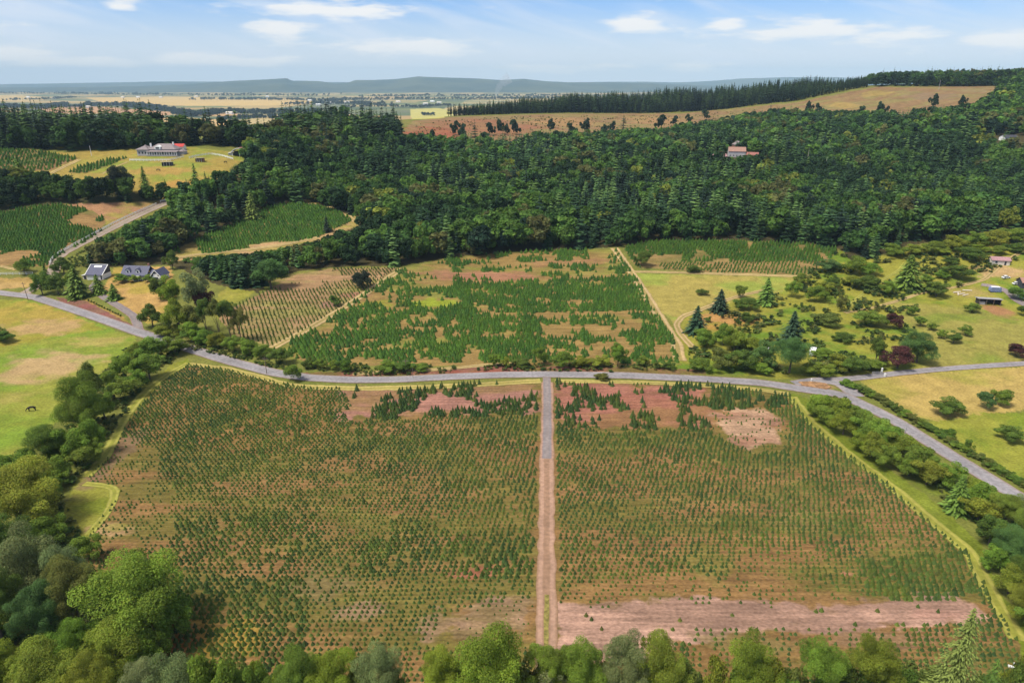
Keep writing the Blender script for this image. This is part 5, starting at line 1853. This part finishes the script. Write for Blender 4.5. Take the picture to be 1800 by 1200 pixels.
def barn():
    o = house_at('barn', 'open barn with rounded red roof edged in white by the knoll fence', 'barn', 424, 274, R(8))
    MB().box(-6, 6, 0, 6, -1, 4.0).build('wall', M_darkwall, o)
    arc = [(-7 + 14 * i / 10, 3.9 + 3.2 * math.sin(math.pi * i / 10) ** .8) for i in range(11)]
    MB().prism(arc + [(x, z + .3) for x, z in reversed(arc)], -6, 6.6).build('roof', M_red, o)
    MB().prism([(x, z + .02) for x, z in arc] + [(x, z + .65) for x, z in reversed(arc)], -6.3, -6.0).build('fascia', M_white, o)
    for x in (-6.2, 0, 6.2):
        MB().cyl(x, -5.6, -1, 4.0, .2).build('post', M_white, o)
    MB().box(-10.5, -6.3, -3, 5, -1, 2.8).build('lean_to', M_lilac, o)
    MB().prism([(-11, 2.7), (-6.4, 3.7), (-6.4, 3.9), (-11, 2.9)], -3.5, 5.4).build('lean_to_roof', M_white, o)


def field_shed(u, v, lab, wall, roofm, w):
    o = house_at('field_shed', lab, 'shed', u, v, R(4), 'run-in sheds on the knoll pasture')
    MB().box(-w / 2, w / 2, -.2, 2.2, -.5, 2.7).box(-w / 2, -w / 2 + .3, -2.2, -.2, -.5, 2.7).box(w / 2 - .3, w / 2, -2.2, -.2, -.5, 2.7).build('wall', wall, o)
    MB().prism_x([(-2.9, 3.3), (2.7, 2.7), (2.7, 2.9), (-2.9, 3.55)], -w / 2 - .4, w / 2 + .4).build('roof', roofm, o)
    for k in range(3):
        MB().cyl(-w / 2 + .5 + (w - 1) * (k + .5) / 3, -2.1, -.5, 3.2, .12).build('post', M_white, o)


def shelter():
    o = house_at('open_shelter', 'black open-fronted shelter with grey tin roof above the orchard', 'shelter', 1736, 534, R(-12))
    MB().box(-5.2, 5.2, 1.8, 2.1, -.5, 2.8).box(-5.2, -4.9, -2, 1.8, -.5, 2.8).box(4.9, 5.2, -2, 1.8, -.5, 2.8).build('wall', M_black, o)
    MB().prism_x([(-2.6, 3.3), (2.6, 2.7), (2.6, 2.9), (-2.6, 3.5)], -5.8, 5.8).build('roof', M_grey, o)
    for x in (-5, -1.7, 1.7, 5):
        MB().cyl(x, -2.3, -.5, 3.3, .12).build('post', M_wood, o)
    MB().box(-4.6, -1.9, -1.5, .6, -.3, 1.5).build('stall_panel', M_lilac, o)


def car(u, v, label, paint, rz, group='cars at the farmyard'):
    o = house_at('parked_car', label, 'car', u, v, rz, group)
    o.location.z += .1
    MB().prism([(-2.2, .35), (2.2, .35), (2.25, .7), (2.1, .95), (-2.1, 1.0), (-2.25, .7)], -.88, .88).build('body', paint, o)
    MB().prism([(-1.9, .98), (1.15, .95), (.6, 1.5), (-1.5, 1.52)], -.8, .8).build('cabin', M_glass, o)
    MB().prism([(-1.5, 1.521), (.6, 1.501), (.5, 1.58), (-1.4, 1.6)], -.76, .76).build('roof', paint, o)
    for x in (-1.4, 1.4):
        for y in (-.8, .8):
            w = MB()
            n = 12
            pts = [(x + .34 * math.cos(6.283 * i / n), .34 + .34 * math.sin(6.283 * i / n)) for i in range(n)]
            w.prism(pts, y - .12, y + .12).build('wheel', M_rubber, o)
    return o


def camper(u, v, label, skin, rz, L=6.5):
    o = house_at('camper_trailer', label, 'caravan', u, v, rz)
    pts = [(-L / 2, .7), (-L / 2 + .3, .45), (L / 2 - .4, .45), (L / 2, .9), (L / 2 - .15, 2.5), (L / 2 - .7, 2.95), (-L / 2 + .6, 2.95), (-L / 2 + .05, 2.4)]
    MB().prism(pts, -1.2, 1.2).build('body', skin, o)
    MB().prism([(-L / 2 + .6, 2.952), (L / 2 - .7, 2.952), (L / 2 - .9, 3.08), (-L / 2 + .8, 3.08)], -1.1, 1.1).build('roof', M_white, o)
    for x in (-L / 4, L / 5):
        MB().box(x - .6, x + .6, -1.25, -1.21, 1.5, 2.2).build('window', M_glass, o)
    MB().box(L / 2 - 1.6, L / 2 - 1.0, -1.24, -1.205, .6, 2.3).build('door', M_white, o)
    for y in (-1.05, 1.05):
        pts = [(.38 * math.cos(6.283 * i / 12), .38 + .38 * math.sin(6.283 * i / 12)) for i in range(12)]
        MB().prism(pts, y - .1, y + .1).build('wheel', M_rubber, o)
    MB().box(-L / 2 - 1.3, -L / 2, -.08, .08, .45, .6).build('drawbar', M_grey, o)
    return o


cottage()
garage()
mansion()
barn()
field_shed(295, 291, 'white-roofed open field shed with dark bays on the knoll pasture', M_darkwall, M_white, 8)
field_shed(352, 284, 'red-walled field shed with white roof near the knoll fence', M_brick, M_white, 6.5)
shelter()
simple_house('farm_shed', 'low farm shed with faded red roof and cream end wall amid the scrub', 1755, 463, 9.5, 6, 2.6, 1.4, M_cream, M_pink, R(-14), cat='shed')
simple_house('farmhouse', 'farm building with bright red roof at the farmyard edge, beyond the white car', 1806, 503, 9, 7, 2.8, 2.0, M_darkwall, M_orange, R(-10))
simple_house('farmhouse', 'red-roofed white house half hidden by bushes at the yard', 1806, 522, 8, 8, 2.6, 2.2, M_white, M_redpaint, R(25))
car(1787, 500, 'white car parked in front of the red-roofed farm building', M_white, R(5))
car(1768, 489, 'small white car with red roof cover beside the yard track', M_white, R(12))
camper(1748, 513, 'blue-grey camper trailer parked on the farmyard drive', M_blue, R(170), 5.6)
camper(1428, 623, 'white camper trailer half hidden in the thicket near the junction', M_white, R(60), 5.0)
car(1352, 617, 'white vehicle almost hidden behind the blue-green trees of the thicket', M_white, R(20), None)
simple_house('hillside_house', 'cream gabled house among the trees on the wooded hillside', 1263, 283, 14, 8, 4.5, 2.6, M_cream, M_pink, R(4), group=None)
simple_house('hillside_house', 'grey house with rust-coloured roof in the hillside clearing', 1294, 275, 17, 10, 5.5, 4.0, M_lilac, M_orange, R(-10))
simple_house('hillside_house', 'mauve-roofed house standing highest in the hillside clearing', 1297, 262, 11, 8, 5, 3.5, M_brick, M_mauve, R(8), 'y')
simple_house('hillside_house', 'long brick-red house at the right of the hillside clearing', 1322, 281, 11, 9, 5, 2.5, M_pink, M_red, R(-25))
simple_house('hillside_shed', 'tiny white shed at the left end of the hillside clearing', 1235, 269, 4, 4, 3.5, 1.2, M_white, M_white, 0, cat='shed')
simple_house('white_house', 'white house with dark roof alone high in the right woods', 1772, 246, 15, 8, 3.0, 2.0, M_white, M_darkwall, R(6))
simple_house('outbuilding', 'red-roofed outbuilding behind the right end of the mansion', 313, 263, 13, 7, 3, 2.2, M_white, M_redpaint, R(3), cat='shed')
simple_house('roadside_cabin', 'brown-red roofed cabin at the very front below the airy conifer', 1578, 1222, 6.5, 6, 2.6, 1.6, M_cream, M_brick, R(10), cat='cabin')
for i, (u, v) in enumerate([(50, 172), (95, 174), (216, 172), (243, 172), (283, 172), (155, 190), (384, 199), (404, 201), (345, 171), (545, 178), (640, 182), (700, 180), (760, 180), (772, 182), (748, 184), (470, 171), (610, 181), (585, 182), (560, 186), (80, 205)]):
    simple_house('farmstead', 'tiny pale farm building far out on the valley floor', u, v, 38, 22, 10, 5, M_white, M_cream if i % 3 else M_white, R(random.uniform(-20, 20)), cat='house', group='farm buildings in the valley', door=False)

# ------------------------------------------------------------------ fences, poles, posts


def fence(label, line, mat, sp=3.2, hgt=1.4, rails=3):
    P = np.array([unproj(*p) for p in densify(line, 10, False)])
    s = np.concatenate([[0], np.cumsum(np.hypot(np.diff(P[:, 0]), np.diff(P[:, 1])))])
    n = min(99, max(3, int(s[-1] / sp)))
    q = np.linspace(0, s[-1], n)
    X, Y = np.interp(q, s, P[:, 0]), np.interp(q, s, P[:, 1])
    Z = ground_z(X, Y)
    o = thing('rail_fence', label, 'fence', (X[0], Y[0], Z[0]))
    mb = MB()
    for k in range(rails):
        h = hgt * (.35 + .6 * k / max(1, rails - 1))
        for i in range(n - 1):
            a = Vector((X[i] - X[0], Y[i] - Y[0], Z[i] - Z[0] + h))
            b = Vector((X[i + 1] - X[0], Y[i + 1] - Y[0], Z[i + 1] - Z[0] + h))
            d = (b - a).normalized()
            sd = Vector((-d.y, d.x, 0)) * .04
            up = Vector((0, 0, .1))
            mb.add([a - sd - up, b - sd - up, b + sd - up, a + sd - up, a - sd + up, b - sd + up, b + sd + up, a + sd + up],
                   [(0, 3, 2, 1), (4, 5, 6, 7), (0, 1, 5, 4), (1, 2, 6, 5), (2, 3, 7, 6), (3, 0, 4, 7)])
    mb.build('rail', mat, o)
    first = None
    for i in range(n):
        if first is None:
            first = MB().box(-.1, .1, -.1, .1, -.4, hgt + .1).build('post', mat, o)
            c = first
        else:
            c = first.copy()
            COL.objects.link(c)
        c.location = (X[i] - X[0], Y[i] - Y[0], Z[i] - Z[0])


fence('white rail fence climbing beside the gravel lane at the left', [(88, 465), (92, 456), (105, 446), (130, 432), (165, 413), (200, 394), (240, 375), (275, 360)], M_white, 3.0, 1.7, 4)
fence('broken white fence at the top of the gravel lane', [(282, 356), (300, 350)], M_white, 3.0, 1.7, 4)
fence('long white paddock fence in front of the mansion', [(228, 283), (260, 283.5), (300, 283), (310, 280), (323, 277)], M_white, 3.2, 1.8, 4)
fence('white paddock fence curving from the red-walled shed towards the barn', [(333, 279), (350, 275), (370, 272), (390, 275), (410, 281)], M_white, 3.2, 1.8, 4)
fence('short white fence beside the road at the far left', [(-20, 483), (0, 483), (58, 482)], M_white, 3.0, 1.3, 2)


def pole(u, v, hpx, label, lean=0.0, arm=True, rad=.16, mat=None):
    b = unproj(u, v)
    h = hpx * mpp(b) / math.cos(math.atan2(H - b[2], b[1]))
    o = thing('utility_pole', label, 'pole', (b[0], b[1], b[2] - .3))
    o.rotation_euler = (0, lean, 0)
    MB().cyl(0, 0, 0, h + .3, rad, rad * .7, 8).build('pole', mat or M_wood, o)
    if arm:
        a = MB().box(-1.1, 1.1, -.07, .07, h - .7, h - .52).build('crossarm', mat or M_wood, o)
        for x in (-.95, 0, .95):
            MB().cyl(x, 0, h - .519, h - .3, .06, .05, 6).build('insulator', M_grey, a)


pole(50, 528, 32, 'dark wooden utility pole leaning at the left road bend', R(-4))
pole(113, 514, 22, 'pale pole before the dark trees near the garage', 0, True, .15, M_grey)
pole(469, 657, 30, 'thin wooden pole on the near verge of the left road')
pole(726, 664, 18, 'short thin pole on the near verge, before the central track', 0, False, .1)
pole(714, 655, 24, 'utility pole on the far verge among the low hedge bushes')
pole(161, 274, 17, 'pale flagpole left of the mansion on the knoll', 0, False, .2, M_white)
pole(1650, 158, 16, 'pole on the skyline of the cleared hillside', 0, False, .35, M_grey)
pole(1587, 775, 26, 'bare dead snag poking out of the roadside hedge', R(3), False, .12, M_grey)


def marker(u, v, hpx, name, label, cat, w=.25, mat=None):
    b = unproj(u, v)
    h = hpx * mpp(b)
    o = thing(name, label, cat, (b[0], b[1], b[2] - .1))
    MB().box(-w / 2, w / 2, -w / 2, w / 2, 0, h + .1).build('post', mat or M_white, o)
    MB().add([(-w * .6, -w * .6, h + .101), (w * .6, -w * .6, h + .101), (w * .6, w * .6, h + .101), (-w * .6, w * .6, h + .101), (0, 0, h + .3)], [(3, 2, 1, 0), (0, 1, 4), (1, 2, 4), (2, 3, 4), (3, 0, 4)]).build('cap', mat or M_white, o)


marker(1549, 657, 11, 'gate_post', 'tall white gatepost beside the grey gate panel', 'gatepost', .5)
marker(1555, 662, 6, 'gate_post', 'short white gatepost on the pasture side of the side road', 'gatepost', .5)
marker(1426, 670, 5, 'marker_post', 'small white marker post at the edge of the traffic island', 'post', .4)


def gate():
    b = unproj(1541, 658)
    o = thing('field_gate', 'weathered grey gate panel left of the tall white gatepost', 'gate', (b[0], b[1], b[2] - .05), R(2))
    for x in (-1.9, 0, 1.9):
        MB().box(x - .08, x + .08, -.08, .08, 0, 1.35).build('upright', M_grey, o)
    for z in (.3, .65, 1.0, 1.3):
        MB().box(-2.0, 2.0, -.14, -.081, z - .09, z + .09).build('bar', M_grey, o)


gate()


def trough():
    b = unproj(1778, 1172)
    o = thing('water_trough', 'small white trough with upright pipe at the near right corner', 'trough', (b[0], b[1], b[2]), R(-25), None, (.55, .55, .55))
    MB().box(-1.1, 1.1, -.4, .4, .0, .12).box(-1.1, 1.1, -.4, -.32, .121, .55).box(-1.1, 1.1, .32, .4, .121, .55).box(-1.1, -1.02, -.319, .319, .121, .55).box(1.02, 1.1, -.319, .319, .121, .55).build('basin', M_white, o)
    MB().cyl(.6, .6, 0, 1.6, .16).cyl(.6, .6, 1.601, 1.75, .26).build('pipe', M_white, o)


trough()
for i, (u, v, a) in enumerate([(1682, 514, 15), (1690, 517, 20), (1697, 519, 28), (1700, 511, -8), (1684, 517, 60)]):
    b = unproj(u, v)
    o = MB().tube([(-2.4, 0, .25), (0, 0, .28), (2.4, 0, .25)], [.26, .3, .24], 8).build('log', M_cream)
    o.location = b
    o.rotation_euler = (0, 0, R(a))
    tag(o, 'pale bare log lying on the slope left of the black shelter', 'log', 'logs by the black shelter')
for u, v, h, lab in [(1417, 296, 24, 'pale dead trunk among the hillside trees right of the houses'), (1447, 318, 30, 'leaning pale dead trunk on the wooded slope'), (930, 355, 16, 'short pale dead trunk in the middle of the wooded slope'), (670, 428, 14, 'pale dead trunk at the front of the wood above the side plot'), (1375, 378, 22, 'grey dead trunk low on the wooded slope')]:
    b = unproj(u, v)
    hh = h * mpp(b)
    o = MB().tube([(0, 0, -.5), (.1, 0, hh * .5), (.25, 0, hh + 6)], [.4, .3, .08], 7).tube([(.1, 0, hh * .6), (1.2, .2, hh * .75)], [.16, .04], 5).tube([(.15, 0, hh * .75), (-1.0, -.3, hh * .9)], [.13, .04], 5).build('dead_tree', mat_plain('dead_wood', (.42, .38, .33), .9, .2))
    o.location = b
    tag(o, lab, 'dead tree')

# ------------------------------------------------------------------ animals


def horse(u, v, rz, label, graze=True, s=1.0):
    b = unproj(u, v)
    J = [(0, 0, 1.25), (.35, 0, 1.28), (.75, 0, 1.22), (-.4, 0, 1.24), (-.75, 0, 1.22)]
    Rr = [.31, .33, .28, .32, .27]
    E = [(0, 1), (1, 2), (0, 3), (3, 4)]

    def chain(start, pts, rads):
        p = start
        for q, r in zip(pts, rads):
            J.append(q)
            Rr.append(r)
            E.append((p, len(J) - 1))
            p = len(J) - 1
    for y in (-.2, .2):
        chain(2, [(.72, y, .95), (.72 + .05 * (y > 0), y, .55), (.70, y, .12), (.76, y, .03)], [.15, .085, .055, .07])
        chain(4, [(-.72, y, .98), (-.62, y, .78), (-.85, y, .50), (-.80, y, .12), (-.74, y, .03)], [.2, .13, .08, .055, .07])
    if graze:
        chain(2, [(1.05, 0, 1.10), (1.35, 0, .75), (1.50, 0, .48), (1.58, 0, .22), (1.62, 0, .08)], [.19, .13, .12, .09, .065])
    else:
        chain(2, [(1.0, 0, 1.5), (1.25, 0, 1.85), (1.5, 0, 1.78), (1.75, 0, 1.6)], [.18, .13, .12, .07])
    chain(4, [(-.98, 0, 1.15), (-1.08, 0, .75)], [.07, .06])
    me = bpy.data.meshes.new('horse')
    me.from_pydata(J, E, [])
    o = bpy.data.objects.new('horse', me)
    COL.objects.link(o)
    md = o.modifiers.new('skin', 'SKIN')
    for i, d in enumerate(me.skin_vertices[0].data):
        d.radius = (Rr[i], Rr[i])
    me.skin_vertices[0].data[0].use_root = True
    o.modifiers.new('sub', 'SUBSURF').levels = 1
    me.materials.append(M_horse)
    o.location = (b[0], b[1], b[2] - .02)
    o.rotation_euler = (0, 0, rz)
    o.scale = (s, s, s)
    tag(o, label, 'horse')


horse(57, 722, R(200), 'dark horse grazing alone in the left pasture', True, 1.25)
horse(278, 301, R(20), 'dark horse grazing on the knoll below the white-roofed shed', True, 1.25)
horse(397, 287, R(170), 'dark horse grazing on the knoll below the barn', True, 1.25)

# ------------------------------------------------------------------ air


def smoke():
    b = unproj(872, 170)
    mb = MB()
    pts, rad = [], []
    for i in range(9):
        f = i / 8
        pts.append((b[0] + 30 * f + 140 * f * f, b[1], b[2] - 5 + 225 * f ** .8))
        rad.append(22 + 48 * f)
    mb.tube(pts, rad, 10)
    m = bpy.data.materials.new('smoke')
    m.use_nodes = True
    nt = m.node_tree
    nt.nodes.clear()
    out = nt.nodes.new('ShaderNodeOutputMaterial')
    pv = nt.nodes.new('ShaderNodeVolumePrincipled')
    pv.inputs['Color'].default_value = (.9, .9, .9, 1)
    pv.inputs['Density'].default_value = .0035
    nt.links.new(pv.outputs[0], out.inputs['Volume'])
    o = mb.build('smoke', m, smooth=True)
    o['kind'] = 'stuff'
    tag(o, 'thin white plume of smoke rising from the far valley floor', 'smoke')


smoke()


def haze():
    m = bpy.data.materials.new('haze')
    m.use_nodes = True
    nt = m.node_tree
    nt.nodes.clear()
    out = nt.nodes.new('ShaderNodeOutputMaterial')
    pv = nt.nodes.new('ShaderNodeVolumePrincipled')
    pv.inputs['Color'].default_value = HAZE_COL
    pv.inputs['Density'].default_value = HAZE_DENS
    pv.inputs['Anisotropy'].default_value = -.15
    nt.links.new(pv.outputs[0], out.inputs['Volume'])
    o = MB().box(-27000, 27000, -27000, 27000, -75, 560).build('haze', m)
    o['kind'] = 'stuff'


HAZE_COL = (.58, .83, 1.0, 1)
HAZE_DENS = 4.4e-5
haze()
